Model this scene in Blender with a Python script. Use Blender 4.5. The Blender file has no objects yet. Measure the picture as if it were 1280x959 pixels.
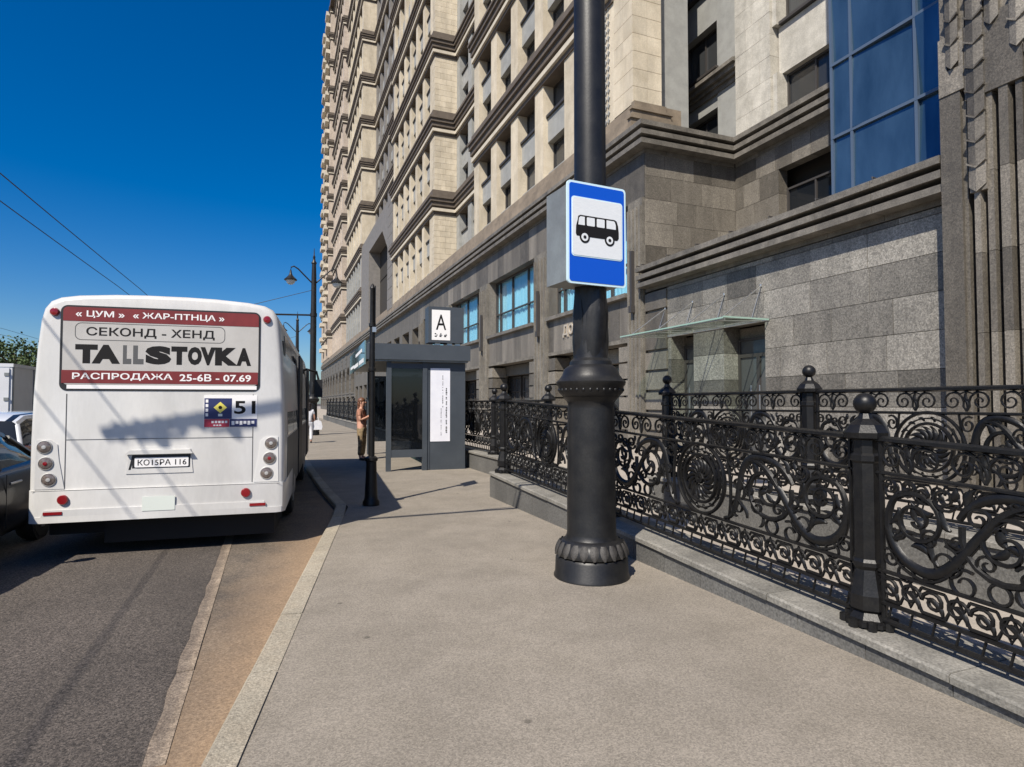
import bpy, bmesh, math, random
from mathutils import Matrix, Vector
random.seed(7)
S = bpy.context.scene
COL = bpy.context.collection
PI = math.pi
R = math.radians

# ------------------------------------------------------------------ camera, world, sun, exposure
cam = bpy.data.cameras.new('camera'); camo = bpy.data.objects.new('camera', cam); COL.objects.link(camo)
cam.sensor_width = 36; cam.lens = 36 * 750 / 1280
cam.clip_start = .05; cam.clip_end = 3000
camo.location = (0, 0, 1.6)
camo.rotation_euler = (R(90) + math.atan(24.5 / 750), 0, -R(21.6))
S.camera = camo
SUNV = Vector((2.35, 2.05, -3.4)).normalized()
elev = math.asin(-SUNV.z); azim = math.atan2(-SUNV.x, -SUNV.y)
wd = bpy.data.worlds.new('World'); S.world = wd; wd.use_nodes = True
nt = wd.node_tree; nt.nodes.clear()
sk = nt.nodes.new('ShaderNodeTexSky'); sk.sky_type = 'NISHITA'; sk.sun_disc = False
sk.sun_elevation = elev; sk.sun_rotation = azim; sk.altitude = 300
sk.air_density = 1.0; sk.dust_density = 1.1; sk.ozone_density = 5.0
hs = nt.nodes.new('ShaderNodeHueSaturation'); hs.inputs['Saturation'].default_value = 1.45; hs.inputs['Hue'].default_value = .507
bg = nt.nodes.new('ShaderNodeBackground'); bg.inputs[1].default_value = .088
wo = nt.nodes.new('ShaderNodeOutputWorld')
nt.links.new(sk.outputs[0], hs.inputs['Color']); nt.links.new(hs.outputs[0], bg.inputs[0]); nt.links.new(bg.outputs[0], wo.inputs[0])
sl = bpy.data.lights.new('sun', 'SUN'); sl.energy = 5.0; sl.angle = R(.53); sl.color = (1, .93, .82)
so = bpy.data.objects.new('sun', sl); COL.objects.link(so)
so.rotation_euler = SUNV.to_track_quat('-Z', 'Y').to_euler(); so.location = (-20, -20, 40)
S.view_settings.view_transform = 'Standard'; S.view_settings.look = 'None'
S.view_settings.exposure = .37; S.view_settings.gamma = 1
S.cycles.max_bounces = 6; S.cycles.transparent_max_bounces = 12

# ------------------------------------------------------------------ materials
def mat(name, col, col2=None, rough=.7, nscale=3., fine=0., fscale=60., bump=0., bscale=60., metal=0., rnd=0., spec=.5,
        coat=0., rnd2=None, detail=6, stretch=None, stain=0., sscale=.8, sdir=None, chips=0., cscale=90., spots=0.):
    """two-tone noise in world space + fine speckle + bump + per-object random tint"""
    m = bpy.data.materials.new(name); m.use_nodes = True
    n = m.node_tree.nodes; l = m.node_tree.links; b = n['Principled BSDF']
    b.inputs['Roughness'].default_value = rough; b.inputs['Metallic'].default_value = metal
    b.inputs['Specular IOR Level'].default_value = spec
    if coat: b.inputs['Coat Weight'].default_value = coat; b.inputs['Coat Roughness'].default_value = .08
    geo = n.new('ShaderNodeNewGeometry'); src = geo.outputs['Position']
    if stretch:
        vm = n.new('ShaderNodeVectorMath'); vm.operation = 'MULTIPLY'; vm.inputs[1].default_value = stretch
        l.new(src, vm.inputs[0]); src = vm.outputs[0]
    def noise(sc, d=detail):
        t = n.new('ShaderNodeTexNoise'); t.inputs['Scale'].default_value = sc; t.inputs['Detail'].default_value = d
        t.inputs['Roughness'].default_value = .6; l.new(src, t.inputs['Vector']); return t.outputs['Fac']
    c = None
    if rnd2 is not None:
        oi = n.new('ShaderNodeObjectInfo'); mx = n.new('ShaderNodeMix'); mx.data_type = 'RGBA'
        mx.inputs[6].default_value = (*col, 1); mx.inputs[7].default_value = (*rnd2, 1)
        l.new(oi.outputs['Random'], mx.inputs[0]); c = mx.outputs[2]
    if col2 is not None:
        r = n.new('ShaderNodeMapRange'); r.inputs[1].default_value = .35; r.inputs[2].default_value = .65
        l.new(noise(nscale), r.inputs[0])
        mx = n.new('ShaderNodeMix'); mx.data_type = 'RGBA'
        mx.inputs[6].default_value = (*col, 1); mx.inputs[7].default_value = (*col2, 1)
        if c is not None:
            l.new(c, mx.inputs[6]); r.inputs[4].default_value = .6
        l.new(r.outputs[0], mx.inputs[0]); c = mx.outputs[2]
    if fine or rnd:
        h = n.new('ShaderNodeHueSaturation')
        if c is not None: l.new(c, h.inputs['Color'])
        else: h.inputs['Color'].default_value = (*col, 1)
        a = None
        if fine:
            r = n.new('ShaderNodeMapRange'); r.inputs[1].default_value = .3; r.inputs[2].default_value = .7
            r.inputs[3].default_value = 1 - fine; r.inputs[4].default_value = 1 + fine
            l.new(noise(fscale, 3), r.inputs[0]); a = r.outputs[0]
        if rnd:
            oi = n.new('ShaderNodeObjectInfo'); r2 = n.new('ShaderNodeMapRange')
            r2.inputs[3].default_value = 1 - rnd; r2.inputs[4].default_value = 1 + rnd
            l.new(oi.outputs['Random'], r2.inputs[0])
            if a is None: a = r2.outputs[0]
            else:
                q = n.new('ShaderNodeMath'); q.operation = 'MULTIPLY'; l.new(a, q.inputs[0]); l.new(r2.outputs[0], q.inputs[1]); a = q.outputs[0]
        l.new(a, h.inputs['Value']); c = h.outputs[0]
    def dim(fac, c):
        h = n.new('ShaderNodeHueSaturation'); l.new(fac, h.inputs['Value'])
        if c is not None: l.new(c, h.inputs['Color'])
        else: h.inputs['Color'].default_value = (*col, 1)
        return h.outputs[0]
    if chips:
        v = n.new('ShaderNodeTexVoronoi'); v.inputs['Scale'].default_value = cscale; l.new(geo.outputs['Position'], v.inputs['Vector'])
        sp = n.new('ShaderNodeSeparateColor'); l.new(v.outputs['Color'], sp.inputs[0])
        r = n.new('ShaderNodeMapRange'); r.inputs[3].default_value = 1 - chips; r.inputs[4].default_value = 1 + chips; l.new(sp.outputs[0], r.inputs[0]); c = dim(r.outputs[0], c)
    if spots:
        v = n.new('ShaderNodeTexVoronoi'); v.inputs['Scale'].default_value = 2.2; l.new(geo.outputs['Position'], v.inputs['Vector'])
        r = n.new('ShaderNodeMapRange'); r.inputs[1].default_value = .035; r.inputs[2].default_value = .06; r.inputs[3].default_value = 1 - spots; l.new(v.outputs['Distance'], r.inputs[0]); c = dim(r.outputs[0], c)
    if stain:
        vm = n.new('ShaderNodeVectorMath'); vm.operation = 'MULTIPLY'; vm.inputs[1].default_value = sdir or (1, 1, 1); l.new(geo.outputs['Position'], vm.inputs[0])
        t = n.new('ShaderNodeTexNoise'); t.inputs['Scale'].default_value = sscale; t.inputs['Detail'].default_value = 8; t.inputs['Roughness'].default_value = .68; l.new(vm.outputs[0], t.inputs['Vector'])
        r = n.new('ShaderNodeMapRange'); r.inputs[1].default_value = .40; r.inputs[2].default_value = .62; r.inputs[3].default_value = 1 - stain; r.inputs[4].default_value = 1.0; l.new(t.outputs['Fac'], r.inputs[0])
        h = n.new('ShaderNodeHueSaturation'); l.new(r.outputs[0], h.inputs['Value'])
        if c is not None: l.new(c, h.inputs['Color'])
        else: h.inputs['Color'].default_value = (*col, 1)
        c = h.outputs[0]
    if c is not None: l.new(c, b.inputs['Base Color'])
    else: b.inputs['Base Color'].default_value = (*col, 1)
    if bump:
        bp = n.new('ShaderNodeBump'); bp.inputs['Strength'].default_value = bump; bp.inputs['Distance'].default_value = .02
        l.new(noise(bscale, 4), bp.inputs['Height']); l.new(bp.outputs[0], b.inputs['Normal'])
    return m

def glassmat(name, tint, refl=.08, rough=.02, trans=.8):
    m = bpy.data.materials.new(name); m.use_nodes = True
    n = m.node_tree.nodes; l = m.node_tree.links; n.clear()
    o = n.new('ShaderNodeOutputMaterial'); t = n.new('ShaderNodeBsdfTransparent'); g = n.new('ShaderNodeBsdfGlossy')
    d = n.new('ShaderNodeBsdfDiffuse'); d.inputs[0].default_value = (*[x * .5 for x in tint], 1)
    t.inputs[0].default_value = (*tint, 1); g.inputs['Roughness'].default_value = rough
    mt = n.new('ShaderNodeMixShader'); mt.inputs[0].default_value = trans
    l.new(d.outputs[0], mt.inputs[1]); l.new(t.outputs[0], mt.inputs[2])
    f = n.new('ShaderNodeLayerWeight'); pw = n.new('ShaderNodeMath'); pw.operation = 'POWER'; pw.inputs[1].default_value = 5; l.new(f.outputs['Facing'], pw.inputs[0])
    ad = n.new('ShaderNodeMath'); ad.operation = 'ADD'; ad.use_clamp = True; ad.inputs[1].default_value = refl
    l.new(pw.outputs[0], ad.inputs[0])
    mx = n.new('ShaderNodeMixShader'); l.new(ad.outputs[0], mx.inputs[0]); l.new(mt.outputs[0], mx.inputs[1]); l.new(g.outputs[0], mx.inputs[2])
    l.new(mx.outputs[0], o.inputs[0]); return m

M = {}
M['road'] = mat('road_asphalt', (.072, .060, .051), (.108, .090, .076), .9, .5, .4, 60, .6, 110, stain=.30, sscale=.5, sdir=(1, .15, 1), chips=.6, cscale=100)
M['walk'] = mat('pavement_asphalt', (.232, .203, .164), (.270, .237, .194), .93, 2.5, .12, 60, .22, 160, stain=.15, sscale=.9, chips=.26, cscale=130, spots=.45)
M['court'] = mat('court_paving', (.40, .355, .30), (.33, .29, .245), .9, 1.2, .15, 60, .2, 90, rnd=.08, stain=.15)
M['kerb'] = mat('kerb_granite', (.40, .355, .275), (.33, .285, .215), .85, 5, .2, 80, .3, 90, rnd=.08, stain=.22, sscale=2.5, chips=.25, cscale=110)
M['sand'] = mat('sandy_drift', (.34, .222, .128), (.26, .175, .108), .95, 3, .3, 90, .6, 100, stain=.3, sscale=1.5)
M['gutter'] = mat('dusty_gutter', (.12, .098, .078), (.17, .135, .10), .95, 2, .3, 70, .25, 130, stain=.3, sscale=1.4, sdir=(1, .4, 1), chips=.4, cscale=95)
_n = M['gutter'].node_tree.nodes; _l = M['gutter'].node_tree.links; _b = _n['Principled BSDF']; _c = _b.inputs['Base Color'].links[0].from_socket   # dust thickening towards the kerb
_g = _n.new('ShaderNodeNewGeometry'); _d = _n.new('ShaderNodeVectorMath'); _d.operation = 'DOT_PRODUCT'; _d.inputs[1].default_value = (1, -.181, 0); _l.new(_g.outputs['Position'], _d.inputs[0])
_t = _n.new('ShaderNodeTexNoise'); _t.inputs['Scale'].default_value = 2.2; _t.inputs['Detail'].default_value = 9; _t.inputs['Roughness'].default_value = .7; _l.new(_g.outputs['Position'], _t.inputs['Vector'])
_m = _n.new('ShaderNodeMath'); _m.operation = 'MULTIPLY_ADD'; _m.inputs[1].default_value = .55; _l.new(_t.outputs['Fac'], _m.inputs[0]); _l.new(_d.outputs['Value'], _m.inputs[2])
_r = _n.new('ShaderNodeMapRange'); _r.inputs[1].default_value = -1.22; _r.inputs[2].default_value = -.58; _l.new(_m.outputs[0], _r.inputs[0])
_x = _n.new('ShaderNodeMix'); _x.data_type = 'RGBA'; _h = _n.new('ShaderNodeTexNoise'); _h.inputs['Scale'].default_value = 70; _h.inputs['Detail'].default_value = 5; _l.new(_g.outputs['Position'], _h.inputs['Vector'])
_q = _n.new('ShaderNodeMix'); _q.data_type = 'RGBA'; _q.inputs[6].default_value = (.20, .135, .082, 1); _q.inputs[7].default_value = (.37, .255, .155, 1); _k = _n.new('ShaderNodeMapRange'); _k.inputs[1].default_value = .3; _k.inputs[2].default_value = .7; _l.new(_h.outputs['Fac'], _k.inputs[0]); _l.new(_k.outputs[0], _q.inputs[0]); _l.new(_q.outputs[2], _x.inputs[7]); _r.inputs[4].default_value = .85; _l.new(_r.outputs[0], _x.inputs[0]); _l.new(_c, _x.inputs[6]); _l.new(_x.outputs[2], _b.inputs['Base Color'])
M['flush'] = mat('flush_kerb', (.33, .26, .19), (.24, .185, .135), .9, 5, .3, 80, .4, 90, stain=.3, sscale=3, chips=.3, cscale=100)
M['granite'] = mat('granite_block', (.125, .115, .098), (.205, .19, .165), .5, 9, .35, 42, .25, 60, rnd=.2, rnd2=(.285, .268, .235), stain=.32, sscale=1.3, sdir=(1, 1, .3), chips=.32, cscale=32)
M['granite_d'] = mat('granite_dark', (.105, .092, .075), (.165, .148, .122), .5, 6, .35, 42, .25, 60, rnd=.2, rnd2=(.225, .202, .168), stain=.28, sscale=1.3, sdir=(1, 1, .25), chips=.2, cscale=32)
M['cornice'] = mat('dark_cornice', (.16, .145, .122), (.215, .195, .165), .6, 4, .35, 45, .2, 60, rnd=.1, stain=.35, sscale=1.6)
M['panelst'] = mat('grey_stone_panel', (.105, .094, .079), (.18, .162, .138), .6, 3, .45, 35, .25, 50, rnd=.18, rnd2=(.225, .202, .17), stain=.3, sscale=1.5, sdir=(1, 1, .15))
M['pier'] = mat('pier_stone', (.225, .204, .17), (.15, .136, .114), .65, 3, .5, 35, .2, 60, rnd=.06, stain=.3, sscale=1.5, sdir=(1, 1, .15))
M['cream'] = mat('cream_stone', (.65, .57, .44), (.55, .475, .355), .75, 1.6, .12, 30, .15, 50, rnd=.08, stain=.22, sscale=1.1, sdir=(1, 1, .2))
M['pink'] = mat('pinkish_stone', (.60, .505, .415), (.48, .40, .325), .75, 2, .1, 50, .1, 50, rnd=.05, stain=.2, sscale=.8, sdir=(1, 1, .2))
M['white_st'] = mat('white_stone', (.58, .55, .485), (.45, .425, .37), .7, 3, .18, 35, .12, 50, rnd=.07, stain=.2, sscale=1.1, sdir=(1, 1, .2))
M['grey_st'] = mat('grey_facade_panel', (.34, .34, .32), (.27, .27, .255), .7, 2, .08, 40, .08, 50, rnd=.05)
M['grey_dk'] = mat('dark_grey_facade', (.16, .15, .14), (.21, .195, .18), .7, 2, .1, 40, .08, 50, rnd=.05)
M['band'] = mat('brown_band', (.135, .108, .083), (.10, .08, .062), .7, 2, .1, 40, .1, 50)
M['band2'] = mat('brown_base_moulding', (.27, .215, .155), (.20, .16, .115), .7, 2, .15, 40, .1, 50, stain=.25)
M['bandlt'] = mat('pale_band', (.60, .54, .44), (.50, .45, .36), .7, 2, .1, 40, .1, 50)
M['pane'] = mat('dark_pane', (.008, .010, .013), rough=.06, spec=.5, rnd2=(.085, .088, .09))
M['frame'] = mat('window_frame', (.05, .045, .042), rough=.5)
M['blueglass'] = mat('blue_bay_glass', (.095, .18, .26), (.04, .095, .16), .09, .9, metal=.65, spec=.5, bump=.15, bscale=1.2, stretch=(1, 1, .35))
M['mull'] = mat('bay_mullion', (.11, .15, .21), rough=.4, metal=.3)
M['curtain'] = mat('blue_curtain', (.28, .62, .80), (.42, .74, .90), .6, 8, .08, 20, stretch=(1, 2, .1))
M['clear'] = glassmat('clear_glass', (.9, .95, .95), .05, .02, .96)
M['canopy'] = glassmat('green_canopy_glass', (.92, .98, .94), .05, .05, .97)
M['edgeglass'] = mat('green_glass_edge', (.30, .44, .37), rough=.15)
M['shglass'] = glassmat('smoked_shelter_glass', (.20, .235, .28), .05, .03, .95)
M['fasciagl'] = glassmat('fascia_glass', (.62, .85, .83), .12, .05, .62)
M['iron'] = mat('black_cast_iron', (.006, .006, .007), (.012, .0115, .011), .42, 14, .3, 90, .08, 70, spec=.38, stain=.3, sscale=5)
M['ironlamp'] = mat('painted_lamp_iron', (.011, .011, .012), (.02, .0195, .019), .42, 7, .25, 70, .06, 60, spec=.42, stain=.3, sscale=3)
M['leafiron'] = mat('worn_lamp_iron', (.03, .028, .026), (.06, .055, .05), .6, 14, .3, 90, .3, 110)
M['steel'] = mat('brushed_steel', (.55, .55, .54), rough=.35, metal=.9)
M['buswhite'] = mat('bus_white_paint', (.68, .67, .65), (.61, .595, .565), .32, .9, .02, 40, coat=.25, stretch=(1, 1, .3), stain=.18, sscale=1.3, sdir=(1, 1, .35))
M['busblack'] = mat('black_plastic', (.015, .015, .016), rough=.5)
M['under'] = mat('underbody', (.012, .011, .01), rough=.9)
M['rubber'] = mat('tyre_rubber', (.018, .018, .018), rough=.85)
M['rim'] = mat('wheel_rim', (.35, .35, .36), rough=.4, metal=.7)
M['adred'] = mat('dark_red_print', (.205, .028, .027), (.155, .022, .021), .4, 4)
M['adgrey'] = mat('grey_white_print', (.50, .48, .45), (.43, .41, .38), .4, 3)
M['white'] = mat('white_print', (.82, .80, .78), rough=.5)
M['black'] = mat('black_print', (.012, .011, .011), rough=.6, spec=.2)
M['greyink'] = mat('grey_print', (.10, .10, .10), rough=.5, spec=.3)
M['redlens'] = mat('red_lens', (.22, .008, .012), rough=.2, coat=.5)
M['clearlens'] = mat('clear_lens', (.55, .50, .46), (.42, .36, .33), .12, 40, coat=.6)
M['lampglass'] = mat('smoky_lamp_glass', (.20, .165, .145), (.10, .08, .07), .15, 45, coat=.6)
M['chrome'] = mat('chrome_ring', (.50, .49, .47), rough=.4, metal=.3)
M['navy'] = mat('navy_print', (.02, .028, .11), rough=.5)
M['yellow'] = mat('yellow_print', (.75, .65, .12), rough=.5)
M['palegreen'] = mat('pale_sticker', (.66, .70, .64), rough=.4)
M['red'] = mat('red_print', (.42, .03, .06), rough=.5)
M['signblue'] = mat('sign_blue', (.004, .085, .55), rough=.4)
M['signwhite'] = mat('sign_white', (.78, .80, .80), (.70, .72, .73), .45, 30, stretch=(1, 1, 8))
M['signpale'] = mat('sign_border', (.62, .80, .86), rough=.4)
M['greybox'] = mat('grey_box_metal', (.24, .26, .26), (.18, .19, .19), .5, 3, .05, 40, metal=.2)
M['shelter'] = mat('slate_shelter_paint', (.046, .055, .066), (.058, .068, .08), .5, 2, .05, 60)
M['paper'] = mat('poster_paper', (.80, .80, .84), (.74, .74, .79), .6, 4)
M['carblack'] = mat('black_car_paint', (.006, .006, .007), rough=.3, coat=.35, spec=.3)
M['carwhite'] = mat('white_car_paint', (.72, .73, .74), rough=.2, coat=.8)
M['truckwhite'] = mat('truck_white', (.66, .67, .69), (.6, .61, .63), .4, 2)
M['bark'] = mat('bark', (.10, .075, .05), (.06, .045, .03), .9, 6, bump=.6, bscale=20)
M['leaf'] = mat('leaf', (.035, .065, .018), (.07, .105, .03), .7, .8, .3, 3)
M['skin'] = mat('skin', (.50, .27, .19), rough=.55)
M['hair'] = mat('dark_auburn_hair', (.10, .04, .022), (.16, .07, .035), .5, 40)
M['hairdk'] = mat('dark_hair', (.02, .014, .012), rough=.5)
M['salmon'] = mat('salmon_cloth', (.40, .19, .125), (.27, .125, .085), .85, 12)
M['khaki'] = mat('patterned_khaki_cloth', (.30, .22, .12), (.07, .045, .028), .85, 9)
M['whitecloth'] = mat('white_cloth', (.72, .72, .74), (.62, .62, .65), .85, 10)
M['gold'] = mat('pale_brass_letters', (.58, .50, .40), rough=.4, metal=.3)
M['cable'] = mat('cable', (.02, .02, .022), rough=.6)
M['globe'] = mat('lantern_glass', (.55, .60, .62), rough=.15)
M['inside'] = mat('dark_interior', (.03, .026, .022), rough=.9)

# ------------------------------------------------------------------ object helpers
W = {}
FR = Matrix.Identity(4)
def setm(o, parent, mw):
    if parent is not None:
        o.parent = parent; o.matrix_parent_inverse = W[parent].inverted()
    o.matrix_basis = mw; W[o] = mw.copy()
def tag(o, label=None, cat=None, group=None, kind=None):
    if label: o['label'] = label
    if cat: o['category'] = cat
    if group: o['group'] = group
    if kind: o['kind'] = kind
    return o
def thing(name, label, cat, loc=(0, 0, 0), rotz=0, group=None):
    o = bpy.data.objects.new(name, None); COL.objects.link(o); o.empty_display_size = .2
    setm(o, None, Matrix.Translation(loc) @ Matrix.Rotation(rotz, 4, 'Z'))
    return tag(o, label, cat, group)
def struct(o): o['kind'] = 'structure'; return o
def kids(o, table):
    return table.get(o, [])
def copy_tree(root, delta, label=None, table=None):
    """copy a thing with parts and sub-parts; delta = world matrix applied to the root"""
    if table is None:
        table = {}
        for q in COL.objects:
            if q.parent: table.setdefault(q.parent, []).append(q)
    r = root.copy(); COL.objects.link(r); r.matrix_basis = delta @ W[root]; W[r] = r.matrix_basis.copy()
    if label: r['label'] = label
    def rec(src, dst):
        for ch in table.get(src, []):
            c = ch.copy(); COL.objects.link(c); c.parent = dst; c.matrix_parent_inverse = ch.matrix_parent_inverse
            c.matrix_basis = ch.matrix_basis; W[c] = delta @ W[ch]
            rec(ch, c)
    rec(root, r)
    return r
UC = {}
def ucube(m):
    if m not in UC:
        me = bpy.data.meshes.new('block'); bm = bmesh.new(); bmesh.ops.create_cube(bm, size=1); bm.to_mesh(me); bm.free()
        me.materials.append(M[m]); UC[m] = me
    return UC[m]
def box(name, m, parent, x0, x1, y0, y1, z0, z1, rx=0):
    o = bpy.data.objects.new(name, ucube(m)); COL.objects.link(o)
    mw = FR @ Matrix.Translation(((x0 + x1) / 2, (y0 + y1) / 2, (z0 + z1) / 2)) @ Matrix.Rotation(rx, 4, 'X') @ Matrix.Diagonal((abs(x1 - x0), abs(y1 - y0), abs(z1 - z0), 1))
    setm(o, parent, mw); return o
def place(name, me, parent, mw):
    o = bpy.data.objects.new(name, me); COL.objects.link(o); setm(o, parent, mw); return o

class MB:
    def __init__(s): s.v = []; s.f = []; s.mi = []; s.cur = 0
    def add(s, vs, fs):
        k = len(s.v); s.v += [tuple(p) for p in vs]
        s.f += [tuple(k + i for i in f) for f in fs]; s.mi += [s.cur] * len(fs); return s
    def box(s, x0, x1, y0, y1, z0, z1):
        return s.add([(x0, y0, z0), (x1, y0, z0), (x1, y1, z0), (x0, y1, z0), (x0, y0, z1), (x1, y0, z1), (x1, y1, z1), (x0, y1, z1)],
                     [(0, 3, 2, 1), (4, 5, 6, 7), (0, 1, 5, 4), (1, 2, 6, 5), (2, 3, 7, 6), (3, 0, 4, 7)])
    def lathe(s, prof, c=(0, 0, 0), n=24, axis='Z', a0=0):
        """prof: list of (r, h) from bottom to top"""
        vs = []; fs = []
        for r, h in prof:
            for i in range(n):
                a = a0 + 2 * PI * i / n; x, y = r * math.cos(a), r * math.sin(a)
                p = (x, y, h) if axis == 'Z' else ((x, -h, y) if axis == '-Y' else (h, x, y))
                vs.append((c[0] + p[0], c[1] + p[1], c[2] + p[2]))
        for j in range(len(prof) - 1):
            for i in range(n):
                k = (i + 1) % n
                fs.append((j * n + i, j * n + k, (j + 1) * n + k, (j + 1) * n + i))
        if prof[0][0] > 1e-5: fs.append(tuple(reversed(range(n))))
        if prof[-1][0] > 1e-5: fs.append(tuple((len(prof) - 1) * n + i for i in range(n)))
        return s.add(vs, fs)
    def tube(s, pts, r, n=8):
        pts = [Vector(p) for p in pts]; vs = []; fs = []
        for i, p in enumerate(pts):
            d = (pts[min(i + 1, len(pts) - 1)] - pts[max(i - 1, 0)]).normalized()
            u = d.cross(Vector((0, 0, 1)) if abs(d.z) < .9 else Vector((1, 0, 0))).normalized(); w = d.cross(u)
            rr = r[i] if isinstance(r, (list, tuple)) else r
            for k in range(n):
                a = 2 * PI * k / n; vs.append(p + u * rr * math.cos(a) + w * rr * math.sin(a))
        for i in range(len(pts) - 1):
            for k in range(n):
                q = (k + 1) % n; fs.append((i * n + k, i * n + q, (i + 1) * n + q, (i + 1) * n + k))
        fs.append(tuple(reversed(range(n)))); fs.append(tuple((len(pts) - 1) * n + k for k in range(n)))
        return s.add(vs, fs)
    def ribbon(s, pts, w, t, shear=0., y=0.):
        """cast bar along a 2D path (x,z) with a faceted section"""
        vs = []; fs = []; N = len(pts)
        for i, (x, z) in enumerate(pts):
            x1, z1 = pts[min(i + 1, N - 1)]; x0, z0 = pts[max(i - 1, 0)]
            d = math.hypot(x1 - x0, z1 - z0) or 1; nx, nz = -(z1 - z0) / d, (x1 - x0) / d
            ww = w[i] if isinstance(w, list) else w
            for a, b in ((1, 0), (.45, 1), (-.45, 1), (-1, 0), (-.45, -1), (.45, -1)):
                px, pz = x + nx * ww / 2 * a, z + nz * ww / 2 * a
                vs.append((px, y + b * t / 2, pz + shear * px))
        for i in range(N - 1):
            for k in range(6):
                q = (k + 1) % 6; fs.append((i * 6 + k, i * 6 + q, (i + 1) * 6 + q, (i + 1) * 6 + k))
        fs.append(tuple(range(6))); fs.append(tuple((N - 1) * 6 + k for k in range(6)))
        return s.add(vs, fs)
    def prism(s, poly, d0, d1, plane='XZ'):
        """extrude a 2D polygon; plane XZ -> along y, YZ -> along x, XY -> along z"""
        n = len(poly)
        def p3(a, b, d): return (a, d, b) if plane == 'XZ' else ((d, a, b) if plane == 'YZ' else (a, b, d))
        vs = [p3(a, b, d0) for a, b in poly] + [p3(a, b, d1) for a, b in poly]
        fs = [tuple(reversed(range(n))), tuple(range(n, 2 * n))] + [(i, (i + 1) % n, n + (i + 1) % n, n + i) for i in range(n)]
        return s.add(vs, fs)
    def mesh(s, name, mats, smooth=False):
        me = bpy.data.meshes.new(name); me.from_pydata(s.v, [], s.f)
        for m in ([mats] if isinstance(mats, str) else mats): me.materials.append(M[m])
        if max(s.mi, default=0): me.polygons.foreach_set('material_index', s.mi)
        bm = bmesh.new(); bm.from_mesh(me); bmesh.ops.recalc_face_normals(bm, faces=bm.faces); bm.to_mesh(me); bm.free()
        if smooth:
            me.polygons.foreach_set('use_smooth', [True] * len(me.polygons))
            me.set_sharp_from_angle(angle=R(smooth if smooth is not True else 40))
        return me
    def build(s, name, mats, parent=None, smooth=False, mw=None):
        return place(name, s.mesh(name, mats, smooth), parent, FR.copy() if mw is None else mw)

def rrect(x0, x1, z0, z1, r, n=5):
    out = []
    for cx, cz, a in ((x1 - r, z1 - r, 0), (x0 + r, z1 - r, 90), (x0 + r, z0 + r, 180), (x1 - r, z0 + r, 270)):
        for i in range(n + 1):
            t = R(a + 90 * i / n); out.append((cx + r * math.cos(t), cz + r * math.sin(t)))
    return out
def text(name, body, m, parent, mw, x0, x1, z0, z1, depth=.003, bold=0., keep=False):
    """lettering fitted into a rectangle of the plane mw (x right, z up, -y out)"""
    c = bpy.data.curves.new('lettering', 'FONT'); c.body = body; c.size = 1; c.offset = bold; c.resolution_u = 3
    t = bpy.data.objects.new('lettering', c); COL.objects.link(t)
    dg = bpy.context.evaluated_depsgraph_get(); dg.update()
    me = bpy.data.meshes.new_from_object(t.evaluated_get(dg)); bpy.data.objects.remove(t); bpy.data.curves.remove(c)
    xs = [v.co.x for v in me.vertices]; ys = [v.co.y for v in me.vertices]
    ax, bx, ay, by = min(xs), max(xs), min(ys), max(ys)
    for v in me.vertices:
        v.co = (x0 + (v.co.x - ax) / (bx - ax) * (x1 - x0), 0, z0 + (v.co.y - ay) / (by - ay) * (z1 - z0))
    bm = bmesh.new(); bm.from_mesh(me)
    r = bmesh.ops.extrude_face_region(bm, geom=bm.faces[:])
    bmesh.ops.translate(bm, vec=(0, -depth, 0), verts=[g for g in r['geom'] if isinstance(g, bmesh.types.BMVert)])
    bmesh.ops.recalc_face_normals(bm, faces=bm.faces); bm.to_mesh(me); bm.free()
    me.materials.clear(); me.materials.append(M[m]); me.name = name
    me.polygons.foreach_set('use_smooth', [False] * len(me.polygons))
    for a_ in ('custom_normal',):
        if a_ in me.attributes: me.attributes.remove(me.attributes[a_])
    o = place(name, me, parent, mw)
    if len(body) > 1: o['kind'] = 'stuff'
    return o
T = Matrix.Translation

# ------------------------------------------------------------------ ground, road, pavement, kerb
def sheet(name, m, poly, z, th=.02):
    mb = MB(); mb.prism(poly, z - th, z, 'XY'); return struct(mb.build(name, m))
KL = [(-1.2, -30), (-1.2, -3), (-.13, 2.97), (.87, 8.5), (1.08, 9.6), (.98, 12), (.92, 15.6), (.9, 20), (.9, 320)]
sheet('ground', 'road', [(-1500, -1500), (1500, -1500), (1500, 1500), (-1500, 1500)], -.4)
road = sheet('road', 'road', [(-13, -60), (1.6, -60), (1.6, 320), (-13, 320)], -.07, .3)
pave = sheet('pavement', 'walk', KL + [(4.6, 320), (4.6, 9.92), (3.6, 9.92), (3.6, -30)], 0, .35)
sheet('court_paving', 'court', [(3.6, -30), (40, -30), (40, 320), (3.6, 320)], -.004, .35)
sheet('far_pavement', 'walk', [(-60, -60), (-13, -60), (-13, 320), (-60, 320)], .03, .4)
sheet('gutter_strip', 'gutter', [(-.5, 1.2), (-.33, 1.2), (.76, 8.5), (.9, 9.3), (.75, 12), (-.5, 12)], -.064, .01)
for k in range(6):                                   # flush stone strip beside the gutter
    y0 = 3.2 + k * 1.05; j = [random.uniform(-.005, .005) for _ in range(8)]
    mb = MB(); mb.prism([(-.54 + j[0], y0 + .005), (-.447, y0 + .005), (-.447 + j[1] * .3, y0 + .5), (-.446, y0 + 1.045), (-.54 + j[2], y0 + 1.045), (-.545 + j[3] * 2, y0 + .8), (-.538 + j[4], y0 + .55), (-.545 + j[5] * 2, y0 + .25)], -.2, -.058 + random.uniform(-.002, .002), 'XY')
    mb.build('flush_kerb_stone', 'flush', road)
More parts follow.
